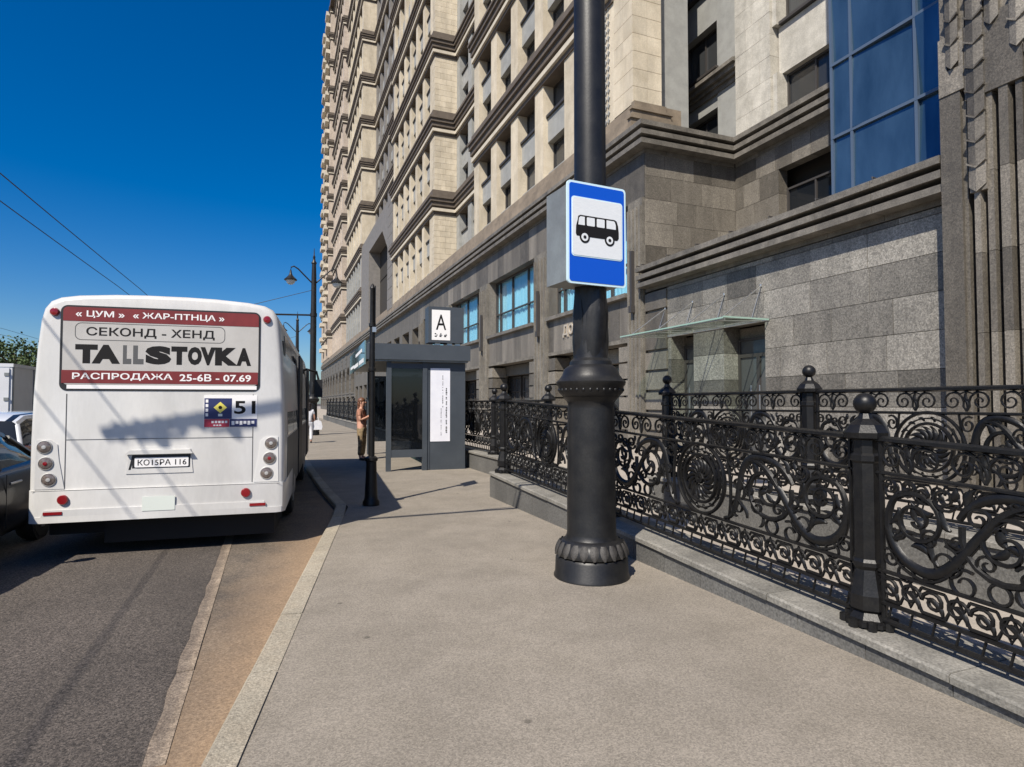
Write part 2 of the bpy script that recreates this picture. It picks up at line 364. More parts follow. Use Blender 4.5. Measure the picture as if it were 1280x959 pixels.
def along(pts, s):
    for (a, b), (c, d) in zip(pts, pts[1:]):
        L = math.hypot(c - a, d - b)
        if s <= L: return a + (c - a) * s / L, b + (d - b) * s / L
        s -= L
    return pts[-1]
path = KL[1:8]; tot = sum(math.dist(a, b) for a, b in zip(path, path[1:])); s = 0
while s < tot - .2:
    e = min(s + 1.0, tot); (a, b), (c, d) = along(path, s + .009), along(path, e - .009)
    L = math.dist((a, b), (c, d)); nx, ny = -(d - b) / L, (c - a) / L; w = .16
    zt = .006 + random.uniform(-.004, .004)
    mb = MB()
    vs = [(a, b, -.3), (c, d, -.3), (c + nx * w, d + ny * w, -.3), (a + nx * w, b + ny * w, -.3)]
    i = .015
    vs += [(a, b, zt), (c, d, zt), (c + nx * (w - i), d + ny * (w - i), zt), (a + nx * (w - i), b + ny * (w - i), zt)]
    vs += [(c + nx * w, d + ny * w, zt - i), (a + nx * w, b + ny * w, zt - i)]
    mb.add(vs, [(0, 3, 2, 1), (4, 5, 6, 7), (7, 6, 8, 9), (9, 8, 2, 3), (0, 1, 5, 4), (1, 2, 8, 6, 5), (3, 0, 4, 7, 9)])
    mb.build('kerb_stone', 'kerb', pave); s = e
mb = MB(); mb.box(.7, .9, 20, 320, -.3, .006); tag(mb.build('far_kerb', 'kerb', pave), kind='stuff')

# ------------------------------------------------------------------ the big building
BX = 12.0
bld = thing('apartment_building', 'tall stone apartment building with cream pilasters over a dark granite base', 'building', (BX, 17.64, 0))
Z0 = 11.35            # top of the base cornice
def masonry(parent, m, x0, x1, y0, y1, z0, ch, zt, lmin, lmax, holes=(), axis='Y', jit=.006, gap=.006, name='stone_block', cap=None):
    """courses of single blocks on a wall facing -X (axis Y) or facing -Y (axis X); x0/x1 = face depth range"""
    z = z0; n = 0
    a0, a1 = (y0, y1)
    while z < zt - .05:
        ze = min(z + ch, zt)
        if zt - ze < .12: ze = zt
        segs = [(a0, a1)]
        for (h0, h1, hz0, hz1) in holes:
            if hz0 < ze - .1 and hz1 > z + .1:
                segs = [q for (p0, p1) in segs for q in ((p0, min(p1, h0)), (max(p0, h1), p1)) if q[1] - q[0] > .05]
        for p0, p1 in segs:
            p = p0
            while p < p1 - .02:
                e = p + random.uniform(lmin, lmax)
                if p1 - e < lmin * .5: e = p1
                j = random.uniform(0, jit)
                if axis == 'Y': box(name, m, parent, x0 - j, x1, p + gap, e - gap, z + gap, ze - gap)
                else: box(name, m, parent, p + gap, e - gap, x0 - j, x1, z + gap, ze - gap)
                n += 1; p = e
        z = ze
    return n

def win_mesh(name, w, h, d=.12, fr=.07, vb=(0.5,), hb=(), m='frame'):
    """window frame in the plane facing -X: y 0..w, z 0..h"""
    mb = MB()
    mb.box(0, d, 0, fr, 0, h); mb.box(0, d, w - fr, w, 0, h); mb.box(0, d, fr, w - fr, 0, fr); mb.box(0, d, fr, w - fr, h - fr, h)
    for v in vb: mb.box(.01, d - .01, w * v - fr * .4, w * v + fr * .4, fr, h - fr)
    for q in hb: mb.box(.015, d - .015, fr, w - fr, h * q - fr * .4, h * q + fr * .4)
    return mb.mesh(name, m)
def pane_mesh(w, h, fr=.07, x=.07, m='pane'):
    mb = MB(); mb.box(x, x + .02, fr - .01, w - fr + .01, fr - .01, h - fr + .01); return mb.mesh('pane', m)
WC = {}
def window(parent, x, y, z, w, h, m='pane', vb=(0.5,), hb=()):
    key = (round(w, 2), round(h, 2), m, vb, hb)
    if key not in WC: WC[key] = (win_mesh('window', w, h, vb=vb, hb=hb), pane_mesh(w, h, m=m))
    o = place('window', WC[key][0], parent, T((x, y, z))); place('pane', WC[key][1], o, T((x, y, z)))
    return o

# --- base, main street front (two storeys), Y 17.64 .. 47, three display bays then plainer bays
base = MB(); base.box(BX + 1.6, BX + 9, 18.6, 170, 0, Z0 - .02); base.box(BX + 4.3, BX + 12, -12, 18.6, 0, 6.2)
base_w = base.build('base_wall', 'inside', bld)
holes = []
bays = [(18.6, 25.6), (27.1, 34.1), (35.6, 42.6), (44.1, 51.1)]
for b0, b1 in bays: holes += [(b0, b1, 5.6, 8.85), (b0, b1, 0, 3.95)]
FX = BX
masonry(base_w, 'panelst', FX, FX + .5, 17.66, 52.6, 3.95, 1.65, 5.6, .8, 1.25, holes, name='stone_panel')
masonry(base_w, 'panelst', FX, FX + .5, 17.66, 52.6, 8.85, 1.6, 10.42, .8, 1.3, holes, name='stone_panel')
# fluted piers between the bays
def pier(y0, y1, zt, x=FX, gr=True):
    o = box('pier', 'pier', bld, x - .12, x + 1.6, y0, y1, 0, 3.93)
    box('pier_shaft', 'pier', o, x - .10, x + 1.6, y0 + .02, y1 - .02, 3.935, zt)
    mb = MB(); w = y1 - y0
    for k in range(4):
        yy = y0 + w * (k + .5) / 4 + .02
        mb.box(x - .17, x - .101, yy - .075, yy + .055, .2, zt - .3)
    mb.build('flute', 'pier', o)
    for k in range(3):                                              # slim dark wall lamps set in the pier
        pass
    mb = MB(); mb.box(x - .30, x - .172, y0 + w * .5 - .06, y0 + w * .5 + .06, 4.95, 7.0); mb.box(x - .34, x - .171, y0 + w * .5 - .09, y0 + w * .5 + .09, 4.8, 5.05)
    mb.build('wall_light', 'frame', o)
for y0, y1 in ((17.66, 18.6), (25.6, 27.1), (34.1, 35.6), (42.6, 44.1), (51.1, 52.6)): pier(y0, y1, 8.84)
for bi, (b0, b1) in enumerate(bays):
    w = b1 - b0
    # display window: recess, blue curtains, frame
    x = FX + .45
    wo_ = place('window', win_mesh('window', w, 3.25, d=.14, fr=.09, vb=(.30, .62, .9), hb=(.40,)), bld, T((x, b0, 5.6)))
    place('pane', pane_mesh(w, 3.25, m='clear'), wo_, T((x, b0, 5.6)))
    mb = MB(); n = 90; pts = [(x + .20 + .045 * math.sin(i * 2.1) + .02 * math.sin(i * .7), b0 + .05 + (w - .1) * i / n) for i in range(n + 1)]
    vs = [(p, q, z) for z in (5.62, 8.8) for p, q in pts]
    mb.add(vs, [(i, i + 1, n + 2 + i, n + 1 + i) for i in range(n)])
    mb.build('curtain', 'curtain', wo_, smooth=True)
    mb = MB(); mb.box(FX + .01, FX + .45, b0 + .002, b0 + .03, 5.6, 8.84); mb.box(FX + .01, FX + .45, b1 - .03, b1 - .002, 5.6, 8.84); mb.box(FX + .5, FX + 1.6, b0, b1, 8.85, 8.95); mb.box(FX + .5, FX + 1.6, b0, b1, 5.5, 5.598)
    mb.build('reveal', 'panelst', wo_)
    box('sill', 'cornice', bld, FX - .22, FX + .6, b0 + .05, b1 - .05, 5.44, 5.597)
    # ground floor opening: lintel, shutter housing, glazed doors
    box('lintel', 'pier', bld, FX - .05, FX + .7, b0, b1, 3.8, 3.948)
    box('shutter_box', 'granite_d', bld, FX + .8, FX + 1.3, b0 + .3, b1 - .3, 3.2, 3.78)
    for k in range(3):
        yy = b0 + w * (k + .08) / 3.0
        d = place('shop_door', win_mesh('shop_door', w / 3 - .3, 3.15, fr=.1, vb=(.5,), hb=(.72,)), bld, T((FX + 1.2, yy, 0)))
        place('pane', pane_mesh(w / 3 - .3, 3.15), d, T((FX + 1.2, yy, 0)))
        box('handle', 'steel', d, FX + 1.1, FX + 1.14, yy + .85, yy + .89, .8, 1.6)
    for yq in (b0, b1 - .75):                                        # rusticated stub pieces at the reveals
        for k in range(6):
            box('rusticated_block', 'granite_d', bld, FX - .04, FX + .9, yq, yq + .75, .02 + k * .62, .02 + k * .62 + .55)
# farther base: plain wall with paired windows, then arches
fw = MB(); 
yy = 52.6
fb = MB()
while yy < 168:
    p, w = (1.5, 3.2) if yy < 95 else (2.2, 4.6)
    fb.box(FX, FX + 1.6, yy + w, yy + w + p, 0, 10.42)
    t0, t1, t2, t3 = (.8, 4.2, 6.0, 8.5) if yy < 95 else (.9, 2.7, 3.4, 8.0)
    fb.box(FX, FX + 1.6, yy, yy + w, t1, t2); fb.box(FX, FX + 1.6, yy, yy + w, t3, 10.42); fb.box(FX, FX + 1.6, yy, yy + w, 0, t0)
    if yy > 95:
        for k in range(13): fb.box(FX - .06, FX - .002, yy + w, yy + w + p, .1 + k * .78, .1 + k * .78 + .66)
        fb.box(FX - .12, FX - .003, yy, yy + w, t2 - .25, t2)
    if yy > 95:
        for zt in (8.0,):
            for k in range(6):
                a0, a1 = PI * k / 6, PI * (k + 1) / 6
                ym, r = yy + w / 2, w / 2
                pts = [(ym + r * math.cos(a0), zt - r + r * math.sin(a0)), (ym + r * math.cos(a1), zt - r + r * math.sin(a1)), (ym + r * math.cos(a1), zt + .01), (ym + r * math.cos(a0), zt + .01)]
                fb.prism(pts, FX + .002, FX + .8, 'YZ')
    fw.box(FX + .6, FX + .7, yy, yy + w, t0, t1); fw.box(FX + .6, FX + .7, yy, yy + w, t2, t3)
    yy += w + p
tag(fb.build('far_base_wall', 'panelst', bld), kind='stuff'); tag(fw.build('far_base_window', 'pane', bld), kind='stuff')

# triple base cornice, in slabs
def ledges(mb, x0, y0, y1, zb, h, back=.9, n=3, o0=.40, do=.025, end=0):
    """stone ledges with deep slots between them, on a wall facing -X; end=1 carries them round the near corner"""
    for k in range(n):
        hh = h / n; o = o0 + do * k; ys = y0 - (o if end else 0)
        mb.box(x0 - o, x0 + back, ys, y1, zb + k * hh + hh * .45, zb + (k + 1) * hh)
        mb.box(x0 - .02, x0 + back - .01, y0 - (.02 if end else 0), y1, zb + k * hh, zb + k * hh + hh * .45)
def cornice_slab(x0, y0, y1, zb, h, back=.9, end=0, par=None):
    mb = MB(); ledges(mb, x0, y0, y1, zb, h, back, end=end); return mb.build('cornice_slab', 'cornice', par or bld)
cornice_slab(BX, 17.64, 20.0, 10.43, .92, end=1)
y = 20.0
while y < 66: cornice_slab(BX, y + .012, y + 2.4, 10.43, .92); y += 2.4
mb = MB(); ledges(mb, BX, y + .012, 170, 10.43, .92); mb.build('far_cornice', 'cornice', bld)
# sloping brown plinth above the cornice under the tower
mb = MB(); mb.prism([(BX - .3, Z0), (BX + 2, Z0), (BX + 2, 12.5), (BX + .02, 12.5), (BX - .05, 12.1), (BX - .2, 12.0)], 18.2, 170, 'XZ'); mb.build('tower_plinth', 'band2', bld)

# --- tower sections
TIERS = [12.45 + 6.6 * i for i in range(13)]
BH = 1.95
def section(y0, y1, X, pitch, pw, m_pil, m_back, detail, lower_m=None, deep=.55, core0=0):
    """pilastered front facing -X between y0 and y1"""
    core = MB(); core.box(X + deep + .35, X + 6, y0 + core0, y1, Z0 + .6, TIERS[-1] + 6)
    if core0: core.box(X + deep + .35, X + deep + .6, y0, y0 + core0 - .01, Z0 + .6, TIERS[-1] + 6)
    core.build('tower_core', m_back, bld)
    nb = max(1, round((y1 - y0 - pw) / pitch)); pt = (y1 - y0 - pw) / nb
    mbS = MB(); mbW = MB(); mbP = MB(); mbL = MB()
    for ti, z in enumerate(TIERS):
        zt = z + 6.6 - BH
        near = detail and z < detail
        mp = lower_m if (lower_m and ti < 2) else m_pil
        for b in range(nb + 1):
            yp = y0 + b * pt
            if near: box('pilaster', mp, bld, X, X + deep + .4, yp, yp + pw, z, zt)
            else: (mbL if mp == lower_m else mbP).box(X, X + deep + .4, yp, yp + pw, z, zt)
        for b in range(nb):
            ya, yb = y0 + b * pt + pw, y0 + (b + 1) * pt
            # lower window, spandrel, upper window
            sp = (z + 1.85, z + 3.05)
            if near:
                box('spandrel', 'grey_st', bld, X + deep * .45, X + deep + .4, ya, yb, *sp)
                box('sill', 'frame', bld, X + deep * .25, X + deep + .4, ya + .02, yb - .02, sp[1] + .003, sp[1] + .12)
                box('apron', 'grey_st', bld, X + deep * .5, X + deep + .4, ya, yb, z, z + .35)
                window(bld, X + deep, ya, z + .35, yb - ya, 1.5)
                window(bld, X + deep, ya, z + 3.17, yb - ya, zt - z - 3.17)
            else:
                mbS.box(X + deep * .45, X + deep + .4, ya, yb, *sp); mbS.box(X + deep * .45, X + deep + .4, ya, yb, z, z + .35)
                mbW.box(X + deep + .1, X + deep + .3, ya, yb, z + .35, z + 1.85); mbW.box(X + deep + .1, X + deep + .3, ya, yb, z + 3.05, zt)
    for mbx, nm, mm in ((mbS, 'upper_spandrel', 'grey_st'), (mbW, 'upper_window', 'pane'), (mbP, 'upper_pilaster', m_pil), (mbL, 'lower_pilaster', lower_m or m_pil)):
        if mbx.v: tag(mbx.build(nm, mm, bld), kind='stuff')
def bands(y0, y1, X, wrap0=None, m1='band', m2='bandlt', zmin=0):
    """ledge at the top of every tier; wrap0 = x to which it returns along the y0 end face"""
    for z in TIERS:
        zb = z + 6.6 - BH
        if zb < zmin: continue
        mb = MB(); mb2 = MB()
        prof = [(.08, 0, .22, 0), (.22, .22, .46, 1), (.12, .46, .62, 0), (.28, .62, .95, 0), (.40, .95, 1.22, 0), (.50, 1.22, 1.38, 0), (.20, 1.38, BH, 0)]
        for o, a, b, k in prof:
            t = mb2 if k else mb
            t.box(X - o, X + .9, y0 - (o if wrap0 else 0), y1 + (o if wrap0 else 0), zb + a, zb + b)
            if wrap0: t.box(X + .9, wrap0, y0 - o, y0 + .3, zb + a, zb + b)
        q = mb.build('ledge_band', m1, bld); mb2.build('pale_fillet', m2, q)
# S1 nearest block
section(19.65, 37.1, BX + .02, 3.4, 1.0, 'cream', 'grey_dk', 33, core0=11)
bands(19.65, 37.1, BX + .02)
# quoin pier at the near corner, block by block
mb = MB(); mb.box(BX + .3, BX + 1.2, 18.7, 19.64, Z0 + 1.1, 100); mb.build('corner_core', 'cream', bld)
z = 12.5
while z < 24:
    e = z + .66
    for (a, b, c, d) in ((BX + .0, BX + .62, 18.35, 19.0), (BX + .63, BX + 1.25, 18.35, 18.7)):
        box('quoin_block', 'cream', bld, a, b, c + .004, d, z + .008, e - .008)
    box('quoin_block', 'cream', bld, BX + .0, BX + .3, 19.01, 19.64, z + .008, e - .008)
    z = e
box('upper_quoin', 'cream', bld, BX, BX + 1.25, 18.35, 19.64, z, 100)
box('end_wall', 'grey_st', bld, BX + 1.26, BX + 2.75, 18.72, 19.0, Z0, 100)
mb = MB(); mb.prism([(BX - .32, Z0), (BX + 1.6, Z0), (BX + 1.6, 11.75), (BX - .32, 11.75)], 17.98, 18.198, 'XZ'); mb.box(BX - .38, BX + 1.66, 17.92, 18.198, 11.752, 11.87); mb.box(BX - .22, BX + 1.45, 18.06, 18.198, 11.872, 12.12); mb.box(BX - .28, BX + 1.5, 18.0, 18.198, 12.122, 12.22); mb.box(BX - .08, BX + 1.3, 18.14, 18.34, 12.222, 12.5); mb.build('corner_plinth', 'band2', bld)
# S2 recess
section(37.1, 47.7, BX + 1.9, 3.4, .9, 'grey_st', 'grey_dk', 33)
bands(37.1, 47.5, BX + 1.9)
# S3 projecting bay with blockwork end face
section(48.4, 66, BX, 2.9, .8, 'cream', 'grey_dk', 36)
bands(47.6, 66, BX, wrap0=BX + 1.95)
core = MB(); core.box(BX + .2, BX + 5, 47.85, 48.4, Z0 + 1, 100); core.build('bay_end_core', 'cream', bld)
mbq = MB(); qn = 0
for z0_ in TIERS:
    z = z0_; zt = z0_ + 6.6 - BH; r = 0
    while z < zt - .05:
        e = min(z + .47, zt)
        cuts = [BX, BX + .95, BX + 1.9] if r % 2 else [BX, BX + .5, BX + 1.4, BX + 1.9]
        for a, b in zip(cuts, cuts[1:]):
            if z < 40 and qn < 260:
                box('quoin_block', 'cream', bld, a + .006, b - .006, 47.6, 47.86, z + .008, e - .008); qn += 1
            else: mbq.box(a + .006, b - .006, 47.6, 47.86, z + .008, e - .008)
        mbq.box(BX, BX + .3, 47.87, 48.39, z + .008, e - .008)
        z = e; r += 1
tag(mbq.build('upper_quoin', 'cream', bld), kind='stuff')
# S4 recess with giant dark portal
section(66, 92, BX + 2.0, 3.6, 1.0, 'grey_dk', 'grey_dk', 0)
bands(66, 91.9, BX + 2.0)
mb = MB(); mb.box(BX - .05, BX + 2, 66.0, 69.2, Z0, 25); mb.box(BX - .05, BX + 2, 84, 91.9, Z0, 25); mb.box(BX - .05, BX + 2, 69.2, 84, 22.5, 25)
mb.prism([(69.2, 22.5), (69.2, 19.5), (73, 22.5)], BX - .05, BX + 2, 'YZ'); mb.build('portal_frame', 'grey_dk', bld)
box('portal_void', 'inside', bld, BX + 1.5, BX + 1.9, 69.2, 84, Z0 + .7, 22.5)
mb = MB()
z = Z0 + .8
while z < 24.5: mb.box(BX - .09, BX - .051, 66.1, 67.5, z, z + 1.15); mb.box(BX - .09, BX - .051, 67.6, 69.1, z, z + 1.15); z += 1.2
mb.build('portal_panel', 'grey_dk', bld)
# farther projecting bays
for (a, b, X, mm, lo) in ((92, 112, BX, 'cream', 'grey_st'), (112, 120.6, BX + 1.9, 'grey_st', None), (120.6, 140, BX, 'pink', None), (140, 149, BX + 1.9, 'cream', None), (149, 170, BX - .3, 'pink', None)):
    section(a + .7, b, X, 3.2, .9, mm, 'grey_dk', 0, lower_m=lo)
    bands(a, b - .1, X, wrap0=(X + 1.95 if X <= BX else None))
    if X <= BX:
        c = MB()
        for z0_ in TIERS: c.box(X, X + 2, a, a + .7, z0_, z0_ + 6.6 - BH)
        c.build('corner_quoin', mm, bld)
# balconies and roof line at the far end
mb = MB()
for z in TIERS:
    for q in (2.2, 5.0): mb.box(BX - 1.3, BX, 150.5, 154, z + q, z + q + .9); mb.box(BX - 1.3, BX, 160, 164, z + q, z + q + .9)
tag(mb.build('far_balcony', 'bandlt', bld), kind='stuff')
mb = MB(); mb.box(BX - .6, BX + 8, 37, 170.5, TIERS[-1] + 6.0, TIERS[-1] + 7); mb.build('roof_slab', 'band', bld)

# --- near wing: low granite front at BX, recessed upper front behind, end return at Y 17.64
PT = 5.43
nw = MB(); nw.box(BX + .6, BX + 4, 7.37, 17.3, PT - .02, 6.2); nw.box(BX + 1.6, BX + 4.2, 7.37, 17.3, 0, PT - .03); wing = nw.build('wing_wall', 'inside', bld)
dA = (12.2, 13.75, 0, 3.45); dB = (15.1, 16.2, 0, 3.45)
masonry(wing, 'granite', BX, BX + .6, 7.38, 16.4, 5.43 - .757 * 7 - .13, .757, PT, 1.0, 1.9, (dA, dB))
for k in range(8):                                                   # rusticated corner strip
    z = .02 + k * .68; box('rusticated_block', 'granite_d', wing, BX - .05, BX + .6, 16.41, 17.62, z, min(z + .58, PT - .01))
box('corner_backing', 'granite_d', wing, BX + .04, BX + .6, 16.41, 17.6, 0, PT - .02)
for (a, b, c, d) in (dA, dB):
    fr = MB(); DX = BX + .5; fr.box(DX, DX + .1, a, a + .09, 0, d); fr.box(DX, DX + .1, b - .09, b, 0, d); fr.box(DX, DX + .1, a + .09, b - .09, d - .55, d - .45); fr.box(DX, DX + .1, a + .09, b - .09, d - .08, d)
    fr.box(DX, DX + .1, (a + b) / 2 - .06, (a + b) / 2 + .06, 0, d - .55)
    door = fr.build('entrance_door', 'frame', bld)
    box('pane', 'pane', door, DX + .04, DX + .06, a + .08, b - .08, .05, d - .02)
    for sgn in (-1, 1):
        hb = MB(); yy = (a + b) / 2 + sgn * .16
        hb.tube([(DX - .1, yy, .9), (DX - .1, yy, 2.1)], .024); hb.tube([(DX - .1, yy, 1.1), (DX + .02, yy, 1.1)], .014); hb.tube([(DX - .1, yy, 1.9), (DX + .02, yy, 1.9)], .014)
        hb.build('handle', 'steel', door, smooth=True)
    rv = MB(); rv.box(BX + .6, BX + 1.6, a - .3, a, 0, d + .3); rv.box(BX + .6, BX + 1.6, b, b + .3, 0, d + .3); rv.box(BX + .6, BX + 1.6, a, b, d, d + .3); rv.build('door_reveal', 'granite_d', bld)
y = 7.38
while y < 17.5:                                                       # podium cornice slabs
    e = min(y + 1.42, 17.62); cornice_slab(BX, y + .012, e, 5.45, .81, back=.8, par=wing)
    cl = MB(); cl.tube([(BX - .44, e - .05, 6.2), (BX - .40, e - .02, 6.33), (BX - .2, e + .05, 6.36), (BX - .1, e + .08, 6.2)], .02, 6); cl.build('cable_clip', 'frame', wing)
    y = e
mb = MB(); mb.prism([(BX - .42, 6.262), (BX + 4.2, 6.262), (BX + 4.2, 6.5), (BX + .5, 6.42)], 7.4, 17.6, 'XZ'); mb.build('terrace_roof', 'grey_dk', wing)
# return wall facing the camera
rt = MB(); rt.box(BX + .5, BX + 8, 18.0, 18.6, 0, 10.45); ret = rt.build('return_wall', 'inside', bld)
masonry(ret, 'granite_d', 17.64, 18.0, BX + .02, BX + 4.1, 6.3, .83, 10.44, .75, 1.5, axis='X')
mb = MB()
for k in range(3):
    o = .40 + .025 * k; zb = 10.43 + k * .3067
    mb.box(BX + .903, BX + 4.0 - o - .003, 17.64 - o, 18.5, zb + .138, zb + .3067); mb.box(BX + .903, BX + 3.95, 17.60, 18.45, zb, zb + .138)
mb.build('cornice_slab', 'cornice', ret)
# recessed front at X 16
RX = BX + 4.0
hw = (13.2, 15.55, 6.9, 9.0)
masonry(bld, 'granite_d', RX, RX + .4, 8.0, 17.62, 6.3, .83, 10.44, .7, 1.3, (hw,))
window(bld, RX + .35, hw[0], hw[2], hw[1] - hw[0], hw[3] - hw[2])
y = 8.0
while y < 17.4: cornice_slab(RX, y, min(y + 2.1, 17.59), 10.43, .92, back=.4); y += 2.11
mb = MB(); mb.box(RX + .91, RX + 8, 6, 30.6, 6, 34); mb.build('recess_core', 'inside', bld)
# white pilaster of blocks
z = Z0 + .01; r = 0
while z < 20:
    e = z + .78
    cuts = [15.75, 16.6, 17.45] if r % 2 else [15.75, 16.25, 16.9, 17.45]
    for a, b in zip(cuts, cuts[1:]): box('stone_block', 'white_st', bld, RX - .1 - random.uniform(0, .006), RX + .7, a + .006, b - .006, z + .006, e - .006)
    z = e; r += 1
box('upper_stone', 'white_st', bld, RX - .1, RX + .7, 15.75, 17.45, z, 34)
for zz in (Z0, Z0 + 3.35, Z0 + 6.7, Z0 + 10.05):                       # bay beside it
    window(bld, RX + .45, 13.2, zz + .12, 2.35, 1.55)
    box('sill', 'frame', bld, RX + .1, RX + .65, 13.15, 15.6, zz + .02, zz + .118)
    box('white_panel', 'white_st', bld, RX + .25, RX + .7, 13.2, 15.7, zz + 1.68, zz + 3.35)
    box('reveal', 'white_st', bld, RX + .0, RX + .7, 15.56, 15.745, zz + .02, zz + 1.675)
    box('wall_panel', 'grey_st', bld, RX + .2, RX + .7, 9, 13.19, zz + .02, zz + 3.34)
# grey front beyond the pilaster, Y 17.5 .. 24
gy0, gy1 = 17.5, 30.0
for zz in (11.4, 14.95, 18.5, 22.05, 25.6):
    window(bld, RX + .65, 18.9, zz + .1, 2.2, 1.9)
    box('wall_panel', 'grey_st', bld, RX + .3, RX + .9, 17.5, 18.88, zz, zz + 3.5); box('wall_panel', 'grey_st', bld, RX + .3, RX + .9, 21.12, gy1, zz, zz + 3.5)
    box('spandrel', 'grey_st', bld, RX + .36, RX + .9, 18.9, 21.1, zz + 2.05, zz + 3.5)
    box('sill', 'frame', bld, RX + .15, RX + .7, 18.8, 21.2, zz, zz + .097)
mb = MB()
for o, a, b in ((.0, 0, .2), (.12, .2, .34), (.28, .34, .52), (.42, .52, .66), (.2, .66, .8)): mb.box(RX + .25 - o, RX + .9, 17.5, 30, 13.95 + a, 13.95 + b)
mb.build('ledge_band', 'cornice', bld)
# fretwork strip beside the corner quoin
mb = MB()
for k in range(60):
    z = 12.6 + k * .3
    for q in range(3): mb.prism([(19.95 + q * .2 + .02, z), (19.95 + q * .2 + .1, z + .1), (19.95 + q * .2 + .18, z), (19.95 + q * .2 + .1, z - .1)], BX - .02, BX + .02, 'YZ')
tag(mb.build('fretwork', 'grey_st', bld), kind='stuff')

# glass bay
gx = BX + 1.0
gb = MB(); gb.box(gx + .06, RX + .3, 8.0, 10.85, 6.3, 34); bay = gb.build('glass_bay', 'mull', bld)
zl = [6.5, 8.25, 10.1, 11.95, 13.8, 15.65, 17.5, 19.35]; yl = [8.0, 8.75, 10.32, 10.87]
for a, b in zip(zl, zl[1:]):
    for c, d in zip(yl, yl[1:]):
        t = .004 * random.uniform(-1, 1)
        o = box('pane', 'blueglass', bay, gx, gx + .05, c + .03, d - .03, a + .03, b - .03)
        o.matrix_basis = o.matrix_basis @ Matrix.Rotation(t, 4, 'Z') @ Matrix.Rotation(.004 * random.uniform(-1, 1), 4, 'Y'); 
for z in zl: box('mullion', 'mull', bay, gx - .05, gx + .055, 8.0, 10.9, z - .035, z + .035)
for y in yl: box('mullion', 'mull', bay, gx - .045, gx + .052, y - .035, y + .035, 6.5, 19.3)
box('upper_glass', 'blueglass', bay, gx, gx + .05, 8.0, 10.87, 19.4, 33.9)

# right pilaster group: fluted shafts, lintel, hanging chevron ornaments
px = BX - .45
pl = MB(); pl.box(px + .34, BX + 4.2, 1.5, 7.35, 0, 34); pil = pl.build('fluted_pylon', 'granite_d', bld)
box('pylon_edge', 'granite_d', pil, px, px + .3, 7.0, 7.36, 0, 7.3)
for i, (a, b) in enumerate(((6.70, 6.80), (6.50, 6.60), (6.24, 6.38), (6.04, 6.14), (5.82, 5.93), (5.45, 5.70), (5.20, 5.32), (4.95, 5.08), (4.4, 4.8), (3.0, 4.25))):
    for k in range(5):
        box('pylon_flute', 'granite_d', pil, px + (.03 if i % 2 else .0), px + .345, a, b, k * 1.42, (k + 1) * 1.42 - .008)
box('pylon_strip', 'granite_d', pil, px + .06, px + .3, 6.93, 6.999, 0, 7.1)
for (a, b, z0_) in ((6.92, 7.36, 7.305), (6.0, 6.91, 7.05), (5.4, 5.99, 7.45), (1.5, 5.39, 7.3)):
    box('pylon_lintel', 'granite_d', pil, px - .02, px + .3, a, b - .006, z0_, 8.4); box('pylon_upper', 'granite_d', pil, px + .04, px + .3, a, b - .006, 8.41, 34)
for (yc, z0_, w) in ((7.10, 7.75, .22), (6.72, 5.35, .28), (6.44, 8.2, .22), (6.05, 7.6, .24)):
    z = z0_
    while z < 14:
        mb = MB(); h = .44; x = px - .02; d = .06
        for sy in (-1, 1):
            mb.add([(x, yc, z), (x, yc + sy * w / 2, z + .10), (x - d, yc, z - .02), (x - d * .35, yc + sy * w / 2, z + .10),
                    (x, yc, z + h), (x, yc + sy * w / 2, z + h + .08), (x - d * .8, yc, z + h - .02), (x - d * .2, yc + sy * w / 2, z + h + .08)],
                   [(0, 1, 3, 2), (4, 6, 7, 5), (2, 3, 7, 6), (3, 1, 5, 7)])
            mb.prism([(yc, z + h - .035), (yc + sy * (w / 2 + .015), z + h + .065), (yc + sy * (w / 2 + .015), z + h + .10), (yc, z + h)], x - d * 1.15, x, 'YZ')
        mb.box(px - .02, px + .3, yc - w * .48, yc + w * .48, z, z + h - .003)
        mb.build('chevron_ornament', 'granite_d', pil); z += h + .005
# glass canopy over the doors
cz = 3.72; cx0 = BX - 1.5; ca, cb_ = 12.05, 16.9
cn = MB(); cn.tube([(cx0 + .05, ca, cz), (cx0 + .05, cb_, cz)], .018); can = cn.build('glass_canopy', 'steel', bld, smooth=True)
mb = MB(); mb.tube([(BX - .01, ca, cz + .05), (BX - .01, cb_, cz + .05)], .02); mb.build('wall_rail', 'steel', can, smooth=True)
n_ = 4; w_ = (cb_ - ca) / n_
for k in range(n_):
    a, b = ca + k * w_, ca + (k + 1) * w_ - .02
    mb = MB(); mb.add([(cx0, a, cz + .03), (cx0, b, cz + .03), (BX, b, cz + .08), (BX, a, cz + .08), (cx0, a, cz + .05), (cx0, b, cz + .05), (BX, b, cz + .10), (BX, a, cz + .10)],
                      [(0, 1, 2, 3), (4, 7, 6, 5), (0, 4, 5, 1), (1, 5, 6, 2), (2, 6, 7, 3), (3, 7, 4, 0)]); mb.build('canopy_pane', 'canopy', can)
box('canopy_edge', 'edgeglass', can, cx0 - .012, cx0 - .001, ca, cb_, cz + .025, cz + .062); box('canopy_edge', 'edgeglass', can, cx0, BX - .01, ca - .012, ca - .001, cz + .045, cz + .085)
